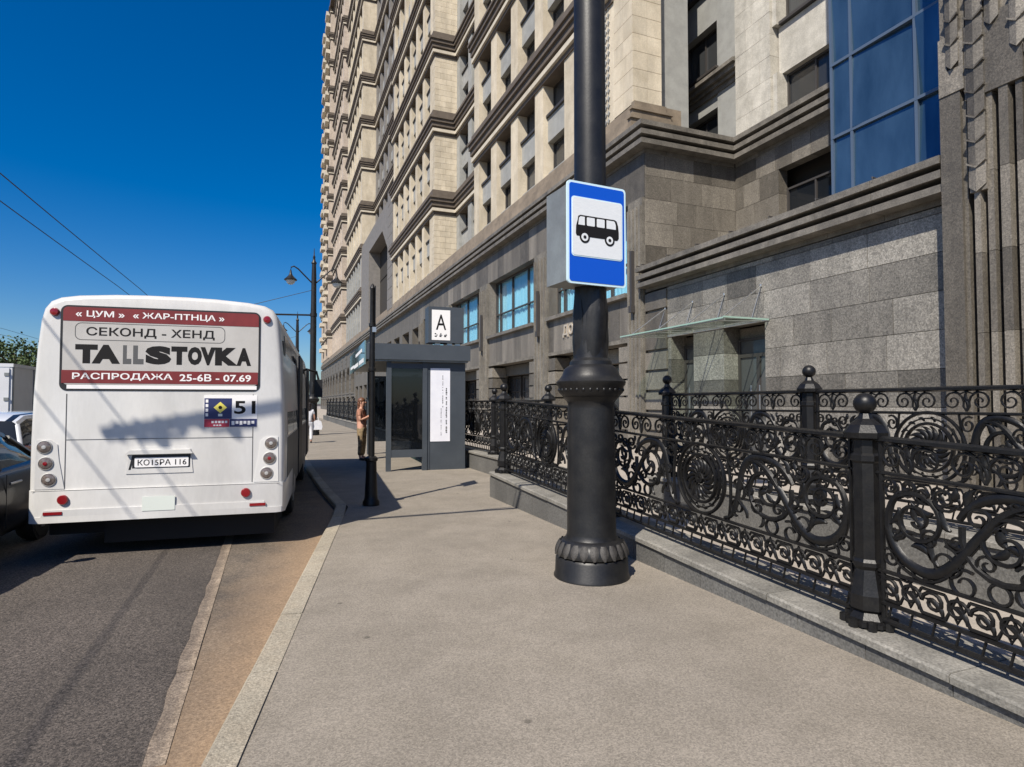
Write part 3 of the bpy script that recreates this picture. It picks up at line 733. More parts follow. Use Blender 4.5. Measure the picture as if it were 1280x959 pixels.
for yy in (12.3, 13.7, 15.1, 16.5):
    mb = MB(); mb.tube([(BX - .01, yy, 4.72), (cx0 + .15, yy, cz + .06)], .018); mb.lathe([(.0, -.02), (.04, -.02), (.04, .02), (0, .02)], (cx0 + .15, yy, cz + .05), 10)
    mb.tube([(BX - .02, yy, 4.72), (BX - .35, yy, cz + .10)], .008); mb.lathe([(.001, -.03), (.03, -.03), (.03, .03), (.001, .03)], (BX - .02, yy, 4.72), 10)
    mb.tube([(cx0 + .05, yy, cz - .005), (BX, yy, cz + .05)], .014); mb.build('tie_rod', 'steel', can, smooth=True)
# raised letters on the stone panel, partly hidden behind the post
lm = T((BX - .012, 24.0, 4.52)) @ Matrix.Rotation(R(-90), 4, 'Z')
text('wall_letter', 'ДО', 'gold', bld, lm, 0, .98, 0, .55, .06, .02)
text('wall_letter', 'З', 'gold', bld, lm, 3.4, 3.8, 0, .55, .06, .02)

# ------------------------------------------------------------------ plinth walls and cast iron fences
def plinth_z(y): return .43 - .04 * (9.65 - y)
def plinth(label, x, y0, y1, zf, thick, slab_l, cop_l, face_to_court=True, slope=0., m_s='greyst2'):
    root = thing('plinth_wall', label, 'low wall', (x, y0, 0))
    y = y0
    while y < y1 - .05:
        e = min(y + cop_l, y1)
        mb = MB(); za, zb = zf(y + .004), zf(e - .004)
        j = random.uniform(-.003, .003)
        mb.add([(x - .03 + j, y + .004, za - .05), (x + thick + .03, y + .004, za - .05), (x + thick + .03, e - .004, zb - .05), (x - .03 + j, e - .004, zb - .05),
                (x - .03 + j, y + .004, za - .012), (x + thick + .03, y + .004, za), (x + thick + .03, e - .004, zb), (x - .03 + j, e - .004, zb - .012), (x - .015 + j, y + .004, za), (x - .015 + j, e - .004, zb)],
               [(0, 3, 2, 1), (0, 4, 7, 3), (4, 8, 9, 7), (8, 5, 6, 9), (1, 2, 6, 5), (0, 1, 5, 8, 4), (3, 7, 9, 6, 2)])
        mb.build('coping_slab', 'coping', root); y = e
    y = y0
    while y < y1 - .05:
        e = min(y + slab_l, y1)
        for (xa, xb) in ((x, x + thick * .5 - .002), (x + thick * .5 + .002, x + thick)):
            mb = MB(); za, zb = zf(y + .003) - .052, zf(e - .003) - .052
            mb.add([(xa, y + .003, -.2), (xb, y + .003, -.2), (xb, e - .003, -.2), (xa, e - .003, -.2), (xa, y + .003, za), (xb, y + .003, za), (xb, e - .003, zb), (xa, e - .003, zb)],
                   [(0, 3, 2, 1), (4, 5, 6, 7), (0, 1, 5, 4), (1, 2, 6, 5), (2, 3, 7, 6), (3, 0, 4, 7)])
            mb.build('facing_slab', 'plinthst', root)
        y = e
    return root
M['coping'] = mat('coping_stone', (.27, .255, .225), (.21, .20, .175), .8, 3, .35, 60, .2, 90, rnd=.08, stain=.3, sscale=2)
M['plinthst'] = mat('plinth_stone', (.155, .152, .142), (.115, .112, .105), .7, 4, .4, 55, .2, 80, rnd=.12, stain=.25, sscale=2)
P1 = plinth('low grey stone plinth wall beside the big lamp column, sloping down to the right', 3.45, -3.0, 9.72, plinth_z, .5, .52, 1.3)
box('end_slab', 'plinthst', P1, 3.452, 3.948, 9.725, 9.75, -.2, .33)
P2 = plinth('grey stone plinth wall under the rear fence, nearer the building', 5.3, -3.0, 7.75, lambda y: .51, .42, .8, 1.6)
P3 = plinth('long grey stone plinth wall running on behind the bus shelter', 4.5, 9.9, 62, lambda y: .43, .42, 1.2, 2.4)
box('end_slab', 'plinthst', P3, 3.95, 4.92, 9.72, 9.897, -.2, .43)

def spiral(cx, cz, r0, r1, a0, turns, n=26):
    return [(cx + (r0 + (r1 - r0) * i / n) * math.cos(R(a0) + 2 * PI * turns * i / n), cz + (r0 + (r1 - r0) * i / n) * math.sin(R(a0) + 2 * PI * turns * i / n)) for i in range(n + 1)]
def bez(p0, p1, p2, p3, n=16):
    return [tuple(sum(c * p[k] for c, p in zip(((1 - t) ** 3, 3 * t * (1 - t) ** 2, 3 * t * t * (1 - t), t ** 3), (p0, p1, p2, p3))) for k in (0, 1)) for t in [i / n for i in range(n + 1)]]
def taper(n, w0, w1, wm=None):
    return [w0 + (w1 - w0) * i / n + ((wm or 0) * math.sin(PI * i / n)) for i in range(n + 1)]
def leaf(mb, x, z, a, l, w, sh, t=.022):
    n = 7; pts = []; ws = []
    for i in range(n + 1):
        q = i / n; aa = R(a) + .9 * q
        pts.append((x + l * q * math.cos(aa), z + l * q * math.sin(aa))); ws.append(max(.006, w * math.sin(PI * min(1, q * .85 + .1))))
    mb.ribbon(pts, ws, t, sh)
PCACHE = {}
def panel_meshes(L, sh, lod=1):
    key = (round(L, 3), sh, lod)
    if key in PCACHE: return PCACHE[key]
    h = L / 2; k = h / 1.5; rs = min(1, k * 1.0)
    def flip(pts): return [(-x, z) for x, z in pts]
    rails = []
    for (z, hh, t) in ((1.215, .045, .06), (1.0, .028, .035), (.375, .028, .035), (.175, .03, .045), (.065, .03, .05)):
        mb = MB(); mb.ribbon([(-h, z), (h, z)], hh, t, sh); rails.append(mb.mesh('rail', 'iron'))
    stile = []
    for x in (-h + .03, h - .03): mb = MB(); mb.ribbon([(x, .05), (x, 1.21)], .03, .035, sh); stile.append(mb.mesh('stile', 'iron'))
    # upper frieze: running mirrored volutes
    fz = MB(); n = max(4, round(L / .215)); p = L / n; q = 20 if lod else 10
    for i in range(n):
        cx = -h + p * (i + .5); d = 1 if i % 2 else -1
        sp = spiral(cx, 1.105, .088, .012, 90 + 90 * d, -d * 1.6, q)
        fz.ribbon(sp, taper(q, .02, .012), .022, sh)
        fz.ribbon([(cx - d * p * .5, 1.02), (cx - d * .085, 1.06), (cx - d * .088, 1.105)], .018, .02, sh)
        fz.ribbon([(cx - d * p * .5, 1.19), (cx - d * .06, 1.17), (cx - d * .02, 1.192)], .014, .02, sh)
        if i % 2 == 0:
            leaf(fz, cx + p * .5, 1.03, 55, .12, .035, sh); leaf(fz, cx + p * .5, 1.18, 235, .08, .03, sh)
    frieze = fz.mesh('frieze_scroll', 'iron', smooth=50)
    bz = MB(); n = max(5, round(L / .135)); p = L / n; q = 16 if lod else 8
    for i in range(n):
        cx = -h + p * (i + .5); d = 1 if i % 2 else -1
        bz.ribbon(spiral(cx, .275, .068, .012, 90 - 90 * d, d * 1.4, q), .024, .024, sh)
        bz.ribbon([(cx - p / 2, .20), (cx, .275 + .075 * d), (cx + p / 2, .20)], .022, .02, sh); bz.ribbon([(cx - p / 2, .345), (cx, .275 - .07 * d), (cx + p / 2, .345)], .02, .018, sh)
        leaf(bz, cx + p * .4, .21, 90, .13, .04, sh)
        for e_ in (0,): bz.ribbon([(cx + p * e_ - .012, .07), (cx + p * e_ + .012, .17)], .016, .016, sh)
    bfr = bz.mesh('lower_frieze', 'iron', smooth=50)
    # central medallion
    md = MB(); c = (0, .69); q = 36 if lod else 18
    for r, w, t in ((.315, .032, .04), (.262, .016, .03), (.215, .03, .05)):
        md.ribbon(spiral(*c, r, r, 0, 1, q), w, t, sh)
    np_ = 16
    for i in range(np_):
        a = 360 * i / np_; leaf(md, .06 * math.cos(R(a)), c[1] + .06 * math.sin(R(a)), a, .15, .05, sh, .03)
        leaf(md, .235 * math.cos(R(a + 8)), c[1] + .235 * math.sin(R(a + 8)), a + 8, .06, .03, sh)
    md.ribbon(spiral(*c, .05, .01, 0, 2, 18), .04, .05, sh)
    med = md.mesh('medallion', 'iron', smooth=50)
    # scrollwork either side
    scs = []; Q = 34 if lod else 16
    for s in (1, -1):
        sc = MB()
        f = (lambda pts: [(x * k, z) for x, z in pts]) if s > 0 else (lambda pts: [(-x * k, z) for x, z in pts])
        A = bez((.30, .40), (.50, .42), (.42, .80), (.56, .92), 14) + bez((.56, .92), (.68, 1.02), (.92, .96), (1.00, .80), 12)[1:]
        sc.ribbon(f(A), taper(len(A) - 1, .028, .04, .035), .035, sh)
        sc.ribbon(f(spiral(.76, .70, .235, .03, 15, -1.9, Q)), taper(Q, .044, .018), .034, sh)
        sc.ribbon(f(spiral(.755, .70, .20, .06, 200, -1.0, Q)), taper(Q, .012, .012), .028, sh)
        B = bez((.58, .93), (.86, .99), (.98, .40), (1.22, .44), 18) + bez((1.22, .44), (1.46, .47), (1.48, .78), (1.36, .88), 12)[1:]
        sc.ribbon(f(B), taper(len(B) - 1, .03, .04, .035), .038, sh)
        B2 = [(x + .012, z - .05) for x, z in B[4:-3]]
        sc.ribbon(f(B2), taper(len(B2) - 1, .010, .012, .01), .026, sh)
        sc.ribbon(f(spiral(1.25, .74, .17, .025, 50, 1.8, Q)), taper(Q, .04, .016), .034, sh)
        sc.ribbon(f(spiral(1.08, .53, .10, .02, 90, 1.6, Q)), taper(Q, .022, .012), .03, sh)
        sc.ribbon(f(spiral(.80, .44, .055, .055, 0, 1, 18)), .02, .026, sh)
        sc.ribbon(f(spiral(.98, .435, .09, .03, 120, -1.3, 24)), taper(24, .022, .012), .03, sh)
        sc.ribbon(f(spiral(1.32, .40, .05, .05, 0, 1, 16)), .018, .024, sh)
        sc.ribbon(f(spiral(.45, .52, .08, .02, 260, -1.4, 22)), taper(22, .02, .012), .03, sh)
        sc.ribbon(f(spiral(.42, .90, .075, .02, 60, 1.4, 22)), taper(22, .02, .012), .03, sh)
        sc.ribbon(f(spiral(1.08, .90, .075, .02, 200, 1.5, 22)), taper(22, .02, .012), .03, sh)
        sc.ribbon(f(spiral(1.42, .92, .055, .015, 0, 1.4, 18)), taper(18, .018, .01), .026, sh)
        for (cx, cz, r, a0, tn, w) in ((.66, .56, .07, 30, 1.5, .022), (.90, .82, .07, 200, -1.5, .022), (.86, .58, .06, 300, 1.4, .02), (1.17, .64, .06, 120, -1.3, .02), (1.38, .66, .065, 200, 1.5, .022), (1.30, .93, .06, 330, -1.4, .02),
                                       (.70, .93, .05, 100, 1.3, .018), (1.20, .90, .05, 250, 1.3, .018), (.46, .72, .06, 10, -1.5, .02), (1.42, .47, .06, 60, 1.4, .02), (.58, .68, .05, 90, 1.4, .018), (1.02, .66, .055, 0, -1.4, .02)):
            sc.ribbon(f(spiral(cx, cz, r, .012, a0, tn, 20 if lod else 10)), taper(20 if lod else 10, w, .012), .028, sh)
        sc.ribbon(f(bez((.33, .99), (.36, .80), (.40, .60), (.34, .385), 12)), taper(12, .012, .012, .012), .028, sh)
        for (x, z, a, l, w) in ((.56, .90, 200, .16, .05), (.60, .95, 320, .17, .05), (.95, .86, 60, .14, .045), (.92, .68, 300, .15, .05), (1.12, .50, 30, .18, .05), (1.2, .45, 240, .08, .04),
                                (.76, .70, 30, .11, .06), (.76, .70, 160, .10, .05), (.76, .70, 270, .10, .05), (1.25, .74, 45, .10, .05), (1.25, .74, 200, .09, .05), (.55, .45, 80, .14, .045), (1.40, .55, 95, .2, .045), (.68, .41, 20, .1, .035), (1.02, .98, 250, .1, .04), (.64, .80, 60, .16, .06), (.88, .74, 110, .13, .05), (1.15, .80, 330, .14, .055), (1.36, .80, 250, .12, .05), (1.05, .72, 20, .14, .055), (.50, .60, 40, .15, .05), (1.28, .58, 150, .13, .05)):
            if s > 0: leaf(sc, x * k, z, a, l * rs, w, sh)
            else:
                nn = 7; pts = []; ws = []
                for i in range(nn + 1):
                    t = i / nn; aa = R(a) + .9 * t
                    pts.append((-(x * k + l * rs * t * math.cos(aa)), z + l * rs * t * math.sin(aa))); ws.append(max(.006, w * math.sin(PI * min(1, t * .85 + .1))))
                sc.ribbon(pts, ws, .022, sh)
        scs.append(sc.mesh('scrollwork', 'iron', smooth=50))
    scr = scs
    PCACHE[key] = (rails, stile, frieze, bfr, med, scr); return PCACHE[key]
_pm = None
def post_meshes():
    global _pm
    if _pm is None:
        a = MB(); a.lathe([(.125, 0), (.125, .05), (.095, .09), (.115, .11), (.115, .2), (.105, .24), (.078, .36), (.095, .385), (.095, .41), (.083, .43), (.083, 1.05), (.095, 1.065), (.095, 1.10), (.078, 1.115), (.078, 1.2), (.13, 1.215), (.135, 1.25), (.10, 1.30), (.05, 1.34), (.035, 1.375)], n=8, a0=PI / 8)
        b = MB(); pr = [(.0005, -.07)] + [(.07 * math.sin(PI * i / 12), -.07 * math.cos(PI * i / 12)) for i in range(1, 12)] + [(.0005, .07)]
        b.lathe(pr, (0, 0, 1.44), 20)
        c = MB(); c.lathe([(.13, 0), (.15, .01), (.15, .035), (.11, .05)], n=8, a0=PI / 8)
        for i in range(8):
            t = 2 * PI * i / 8; c.lathe([(.001, 0), (.03, .0), (.03, .05), (.001, .06)], (.14 * math.cos(t), .14 * math.sin(t), 0), 8)
        _pm = (a.mesh('fence_post', 'iron'), b.mesh('ball_finial', 'iron', smooth=60), c.mesh('post_foot', 'iron', smooth=40))
    return _pm
def post(parent, x, y, z):
    a, b, c = post_meshes(); o = place('fence_post', a, parent, T((x, y, z)))
    place('ball_finial', b, o, T((x, y, z))); place('post_foot', c, o, T((x, y, z)))
def panel(parent, x, ya, yb, zf, sh, lod=1):
    ya += .08; yb -= .08; L = yb - ya; yc = (ya + yb) / 2
    rails, stile, frieze, bfr, med, scr = panel_meshes(L, -sh, lod)
    mw = T((x, yc, zf(yc))) @ Matrix.Rotation(R(-90), 4, 'Z')
    p = place('fence_panel', rails[0], parent, mw)
    for q in stile: place('stile', q, p, mw)
    for r in rails[1:]: place('rail', r, p, mw)
    place('frieze_scroll', frieze, p, mw); place('lower_frieze', bfr, p, mw); place('medallion', med, p, mw); [place('scrollwork', q, p, mw) for q in scr]
f1 = thing('cast_iron_fence', 'black cast iron scroll fence right beside the lamp column, sloping down to the right', 'fence', (3.62, 9.55, 0))
ys = [9.55, 6.16, 2.84, -.3]
for y in ys: post(f1, 3.64, y, plinth_z(y))
for a, b in zip(ys[1:], ys): panel(f1, 3.64, a, b, plinth_z, .04)
f2 = thing('cast_iron_fence', 'black cast iron scroll fence standing behind, nearer the granite wall', 'fence', (5.5, 7.54, 0))
ys = [7.54, 4.96, 2.38, -.2]
for y in ys: post(f2, 5.5, y, .51)
for a, b in zip(ys[1:], ys): panel(f2, 5.5, a, b, lambda y: .51, 0)
f3 = thing('cast_iron_fence', 'long black cast iron fence running away behind the bus shelter', 'fence', (4.7, 10, 0))
ys = [10.05 + 2.9 * i for i in range(18)]
for y in ys: post(f3, 4.7, y, .43)
for a, b in zip(ys, ys[1:]): panel(f3, 4.7, a, b, lambda y: .43, 0, 0)

# ------------------------------------------------------------------ street lamps
def lamp(label, x, y, group=None):
    r = thing('street_lamp', label, 'street lamp', (x, y, 0), 0, group)
    global FR
    FR = T((x, y, 0))
    a = MB(); a.lathe([(.352, 0), (.352, .015), (.34, .03), (.335, .17), (.32, .19)], n=40); base = a.build('pedestal', 'ironlamp', r, smooth=50)
    a = MB(); a.lathe([(.30, .19), (.328, .205), (.332, .235), (.31, .30), (.27, .335), (.245, .35)], n=40); a.build('leaf_ring', 'ironlamp', r, smooth=50)
    lr = MB()
    for i in range(22):
        t = 2 * PI * i / 22; u = Vector((math.cos(t), math.sin(t), 0)); w = Vector((-math.sin(t), math.cos(t), 0))
        ring = []
        for j in range(6):
            q = j / 5; z = .205 + .125 * q; rad = .333 - .045 * q ** 2; hw = .040 * math.sin(PI * (.18 + .72 * (1 - q)))
            for k in range(5):
                e = (k - 2) / 2; p = u * (rad + .013 * (1 - e * e)) + w * hw * e; ring.append((p.x, p.y, z))
        lr.add(ring, [(j * 5 + k, j * 5 + k + 1, (j + 1) * 5 + k + 1, (j + 1) * 5 + k) for j in range(5) for k in range(4)])
    lr.build('ring_leaf', 'leafiron', base, smooth=60)
    a = MB(); a.lathe([(.245, .35), (.235, .37), (.228, .40), (.225, .9), (.218, 1.55), (.217, 1.60), (.235, 1.63), (.265, 1.66)], n=40); a.build('shaft', 'ironlamp', r, smooth=50)
    a = MB(); a.lathe([(.255, 1.655), (.30, 1.70), (.305, 1.755), (.32, 1.77), (.325, 1.80), (.30, 1.82), (.27, 1.86), (.25, 1.92), (.20, 1.955), (.195, 1.99), (.16, 2.02)], n=40)
    cp = a.build('capital', 'ironlamp', r, smooth=40)
    b = MB()
    for i in range(30):
        t = 2 * PI * i / 30; b.lathe([(.001, -.018), (.013, -.013), (.016, 0), (.012, .014), (.001, .018)], (.294 * math.cos(t), .296 * math.sin(t), 1.722), 7)
    b.build('capital_bead', 'ironlamp', cp, smooth=60)
    a = MB(); a.lathe([(.165, 2.0), (.155, 2.06), (.15, 2.7), (.152, 2.75), (.148, 5.5), (.12, 8.0), (.10, 8.6), (.13, 8.62), (.13, 8.68), (.08, 8.75), (.05, 8.9), (.07, 8.95), (.03, 9.05), (.012, 9.4)], n=32); pole = a.build('pole', 'ironlamp', r, smooth=50)
    for i in range(4):                                             # wrapped leaves round the foot of the pole
        t0 = PI / 4 + .5 + i * PI / 2; mb = MB(); vs = []; NZ, NK = 14, 9
        for j in range(NZ + 1):
            q = j / NZ; z = 2.03 + .70 * q; hw = .80 * (1 - q ** 2.6) ** .6 * (1 - .10 * abs(math.sin(q * 11))) + .001
            for k in range(NK + 1):
                e = (k / NK - .5) * 2; a_ = t0 + hw * e + .35 * q; rad = .150 + .010 * (1 - e * e) + .010 * math.exp(-(e * 5) ** 2) + .012 * math.sin(PI * min(1, q * 1.05))
                rad -= .008 * abs(math.sin(e * 7 + q * 4))
                vs.append((rad * math.cos(a_), rad * math.sin(a_), z))
        mb.add(vs, [(j * (NK + 1) + k, j * (NK + 1) + k + 1, (j + 1) * (NK + 1) + k + 1, (j + 1) * (NK + 1) + k) for j in range(NZ) for k in range(NK)])
        mb.build('pole_leaf', 'ironlamp', pole, smooth=50)
    for s in (-1, 1):
        m_ = MB(); m_.tube([(0, 0, 7.55), (s * .4, 0, 7.95), (s * .75, 0, 8.3), (s * .95, 0, 8.42), (s * 1.08, 0, 8.36), (s * 1.1, 0, 8.2)], .035, 8); arm = m_.build('lamp_arm', 'ironlamp', r, smooth=60)
        m_ = MB(); m_.lathe([(.30, 7.70), (.31, 7.74), (.18, 7.86), (.10, 7.95), (.06, 8.05), (.04, 8.2)], (s * 1.1, 0, 0), 20); ln = m_.build('lantern', 'ironlamp', arm, smooth=50)
    for s in (-1, 1):
        m_ = MB(); m_.lathe([(.001, 7.48), (.10, 7.50), (.19, 7.58), (.22, 7.70)], (s * 1.1, 0, 0), 20); m_.build('globe', 'globe', r, smooth=60)
    # bracket carrying the trolley wires
    m_ = MB(); m_.tube([(0, 0, 6.02), (-7.6, 0, 5.78)], .045, 10); m_.tube([(0, 0, 7.3), (-4.2, 0, 5.93)], .014, 6); m_.lathe([(.17, 5.95), (.17, 6.12)], (0, 0, 0), 20)
    for k, xx in enumerate((-7.0, -6.2)):
        m_.tube([(xx, 0, 5.74), (xx, 0, 5.58)], .03, 8); m_.lathe([(.03, 5.60), (.07, 5.62), (.07, 5.66), (.04, 5.70)], (xx, 0, 0), 10); m_.tube([(xx - .25, .0, 5.66), (xx + .25, 0, 5.66)], .02)
    for k in range(5): m_.lathe([(.05, 5.74), (.06, 5.76), (.06, 5.80), (.05, 5.83)], (-7.45 + k * .22, 0, 0), 10)
    m_.build('wire_bracket', 'ironlamp', r, smooth=50)
    FR = Matrix.Identity(4)
    return r
L0 = lamp('massive black lamp column in the foreground carrying the blue bus stop sign', 2.765, 4.97, 'black street lamps along the kerb')
tb = {}
for q in COL.objects:
    if q.parent: tb.setdefault(q.parent, []).append(q)
copy_tree(L0, T((1.78 - 2.765, 31.6 - 4.97, 0)), 'black street lamp with lantern arms, rising just past the right edge of the bus roof', tb)
copy_tree(L0, T((1.75 - 2.765, 54 - 4.97, 0)), 'farthest black street lamp, small above the front of the bus roof', tb)
def wire(label, pts, r=.010, group='overhead wires'):
    mb = MB(); mb.tube(pts, r, 6); o = mb.build('overhead_wire', 'cable'); tag(o, label, 'wire', group); return o
def wy(x, z, y0=-28, y1=76, r=.014):
    return [(x, y0 + (y1 - y0) * i / 24, z - .06 * math.sin(PI * ((i % 6) / 6))) for i in range(25)]
wire('upper of the two long trolley wires crossing the sky at left', wy(-4.4, 5.58))
wire('lower of the two long trolley wires crossing the sky at left', wy(-5.0, 5.58))
wire('upper thin wire low in the sky over the truck', wy(-16, 6.3, 5, 90, .02))
wire('lower thin wire low in the sky over the truck', wy(-16, 5.9, 5, 90, .02))

# ------------------------------------------------------------------ bus stop sign on the lamp column
sr = R(4)
sg = thing('bus_stop_sign', 'blue and white bus stop sign box fixed round the lamp column', 'sign', (2.71, 4.97, 2.6), sr)
FR = T((2.71, 4.74, 2.665)) @ Matrix.Rotation(sr, 4, 'Z')
SW, SH = .315, .925
mb = MB(); mb.box(-SW - .01, SW - .02, .02, .36, .02, SH - .05); mb.build('housing', 'greybox', sg)
mb = MB(); mb.prism(rrect(-SW, SW, 0, SH, .035), 0, .02); face = mb.build('border', 'signpale', sg)
mb = MB(); mb.prism(rrect(-SW + .02, SW - .02, .02, SH - .02, .025), -.003, 0); mb.build('blue_field', 'signblue', sg)
mb = MB(); mb.prism(rrect(-.275, .275, .245, .785, .03), -.0055, -.003); mb.build('pale_border', 'signpale', sg)
mb = MB(); mb.prism(rrect(-.265, .265, .255, .775, .025), -.008, -.0055); mb.build('white_field', 'signwhite', sg)
FR = FR @ T((0, 0, -.075)) @ Matrix.Diagonal((1.12, 1, 1.12, 1))
bus_p = MB(); bus_p.prism([(-.20, .45), (.19, .45), (.205, .47), (.205, .52), (.198, .575), (.185, .61), (.165, .62), (-.165, .62), (-.185, .61), (-.19, .58), (-.205, .53), (-.208, .47)], -.010, -.008)
for cx in (-.125, .115): bus_p.lathe([(.001, .0), (.048, .0), (.048, .0105), (.001, .0106)], (cx, 0, .445), 24, '-Y')
pic = bus_p.build('bus_pictogram', 'black', sg)
wp = MB()
wp.prism([(-.185, .54), (-.125, .54), (-.125, .608), (-.165, .608), (-.178, .595)], -.012, -.010)
for a, b in ((-.105, -.03), (-.01, .065)): wp.prism(rrect(a, b, .54, .608, .008), -.012, -.010)
wp.prism([(.085, .54), (.175, .54), (.175, .575), (.165, .603), (.155, .608), (.085, .608)], -.012, -.010)
for cx in (-.125, .115): wp.lathe([(.001, .0), (.032, .0), (.032, .0122), (.001, .0123)], (cx, 0, .445), 24, '-Y')
wp.build('pictogram_window', 'signwhite', pic)
hb = MB()
for cx in (-.125, .115): hb.lathe([(.001, .0), (.014, .0), (.014, .0138), (.001, .0139)], (cx, 0, .445), 16, '-Y')
hb.build('pictogram_hub', 'black', pic)
FR = Matrix.Identity(4)

# ------------------------------------------------------------------ bus
br = R(-4.6)
bus = thing('city_bus', 'white city bus seen from behind with a dark red advert on its rear window', 'bus', (-1.14, 7.65, -.07), br)
FR = T((-1.14, 7.65, 0)) @ Matrix.Rotation(br, 4, 'Z')
def bus_profile(i):   # inset i -> closed outline (x,z), anticlockwise
    right = [(1.24, .34), (1.262, .70), (1.262, 1.2), (1.25, 1.7), (1.225, 2.2), (1.195, 2.50), (1.165, 2.62), (1.11, 2.70), (1.02, 2.745), (.85, 2.775), (.5, 2.80), (.2, 2.808)]
    pr = right + [(-x, z) for x, z in reversed(right)]
    out = []
    for x, z in pr:
        sx = (abs(x) - i) / abs(x) if abs(x) > .6 else 1 - i / 1.3
        out.append((x * max(sx, .2), z - (i if z > 2.3 else (i * .4 if z > 1.8 else 0)) + (i * .2 if z < .5 else 0)))
    return out
st = [(0, .055), (.008, .034), (.022, .018), (.05, .005), (.09, 0), (8.4, 0), (8.55, .03), (8.62, .12)]
vs = []; fs = []
for y, i in st: vs += [(x, y, z) for x, z in bus_profile(i)]
n = len(bus_profile(0))
for j in range(len(st) - 1):
    for k in range(n): fs.append((j * n + k, j * n + (k + 1) % n, (j + 1) * n + (k + 1) % n, (j + 1) * n + k))
fs += [tuple(reversed(range(n))), tuple((len(st) - 1) * n + k for k in range(n))]
mb = MB(); mb.add(vs, fs); body = mb.build('body', 'buswhite', bus, smooth=35)
def pl2(y0, y1, x, r): return [(-x + r, y0), (x - r, y0), (x - r * .3, y0 + r * .3), (x, y0 + r), (x, y1), (-x, y1), (-x, y0 + r), (-x + r * .3, y0 + r * .3)]
mb = MB(); mb.prism(pl2(-.022, 1.6, 1.272, .09), .335, .675, 'XY'); bump_ = mb.build('bumper', 'buswhite', bus, smooth=30)
mb = MB(); mb.prism(pl2(-.034, .3, 1.262, .09), .335, .40, 'XY'); mb.prism([(-1.13, .40), (1.07, .40), (1.05, .47), (-1.1, .47)], -.034, 0); mb.build('bumper_lip', 'buswhite', bump_, smooth=30)
box('underbody', 'under', bus, -1.15, 1.15, .25, 8.3, .16, .36); box('engine_pan', 'under', bus, -.60, 1.15, .16, 1.4, .06, .33)  # pan widened and lowered to deepen the shade under the rear bumper
# rear window with advert
wf = MB(); wf.prism(rrect(-1.0, .985, 1.735, 2.655, .07), -.006, .03); win = wf.build('rear_window', 'busblack', bus)
ap = MB(); ap.prism(rrect(-.975, .965, 1.80, 2.635, .05), -.010, -.006); adv = ap.build('advert_sheet', 'adgrey', win)
rp = MB(); rp.prism(rrect(-.975, .965, 2.49, 2.636, .045)[:12] + [(-.975, 2.485), (.965, 2.485)], -.0125, -.010); rp.build('red_strip', 'adred', adv)
box('red_strip', 'adred', adv, -.98, .962, -.0127, -.010, 1.815, 1.955)
box('window_seal', 'white', win, -.93, .95, -.009, -.006, 1.755, 1.797)
tf = FR @ T((0, -.0128, 0))
ad = lambda b, m, x0, x1, z0, z1, bold=.0: text('lettering', b, m, adv, tf, x0, x1, z0, z1, .0015, bold)
ad('« ЦУМ »', 'white', -.86, -.40, 2.523, 2.602, .016); ad('« ЖАР-ПТНЦА »', 'white', -.32, .60, 2.523, 2.602, .016)
tf = FR @ T((0, -.0105, 0))
ad('СЕКОНД - ХЕНД', 'black', -.76, .50, 2.315, 2.425, .014)
mb = MB(); o_ = rrect(-.865, .61, 2.28, 2.47, .06, 6); i_ = rrect(-.857, .602, 2.288, 2.462, .053, 6); nn = len(o_)
mb.add([(a, -.0105, b) for a, b in o_] + [(a, -.0105, b) for a, b in i_], [(k, (k + 1) % nn, nn + (k + 1) % nn, nn + k) for k in range(nn)]); mb.build('outline', 'greyink', adv)
def X_(x): return -.98 + (x - 205) / 650 * 1.93
for ch, a, b, mm, bo in (('T', 246, 316, 'black', .07), ('A', 298, 388, 'black', .07), ('L', 397, 424, 'greyink', .07), ('L', 430, 464, 'greyink', .07), ('S', 470, 556, 'black', .08), ('T', 556, 610, 'black', .07),
                      ('O', 612, 660, 'black', .07), ('V', 655, 708, 'black', .07), ('K', 706, 786, 'black', .08), ('A', 782, 834, 'black', .06)):
    ad(ch, mm, X_(a), X_(b), 2.03, 2.235, bo)
tf = FR @ T((0, -.0128, 0))
ad('РАСПРОДАЖА', 'white', -.88, .08, 1.845, 1.928, .018); ad('25-6В - 07.69', 'white', .15, .89, 1.845, 1.928, .018)
# route notice
mb = MB(); mb.prism([(.40, 1.325), (.96, 1.325), (.96, 1.69), (.40, 1.69)], -.004, .01); nt_ = mb.build('route_notice', 'white', bus)
box('notice_field', 'navy', nt_, .405, .69, -.0062, -.004, 1.42, 1.655); box('notice_field', 'red', nt_, .405, .665, -.0060, -.004, 1.328, 1.418); box('notice_field', 'navy', nt_, .668, .957, -.0060, -.004, 1.328, 1.418)
mb = MB(); mb.prism([(.50, 1.55), (.57, 1.485), (.64, 1.55), (.57, 1.615)], -.008, -.0062); mb.build('diamond_mark', 'yellow', nt_)
mb = MB(); mb.lathe([(.001, 0), (.02, 0), (.02, .0095), (.001, .0096)], (.57, 0, 1.55), 14, '-Y'); mb.build('round_mark', 'black', nt_)
box('small_mark', 'palegreen', nt_, .548, .592, -.0078, -.0062, 1.45, 1.478)
mb = MB()
for k in range(4): mb.box(.418, .445, -.0078, -.0062, 1.45 + k * .052, 1.485 + k * .052)
for k in range(5): mb.box(.48 + k * .035, .505 + k * .035, -.0075, -.0060, 1.372, 1.398)
for k in range(6): mb.box(.69 + k * .042, .72 + k * .042, -.0075, -.0060, 1.35 + (k % 2) * .012, 1.395)
for k in range(3): mb.box(.50 + k * .03, .522 + k * .03, -.0075, -.0060, 1.34, 1.355)
tag(mb.build('small_mark', 'white', nt_), kind='stuff')
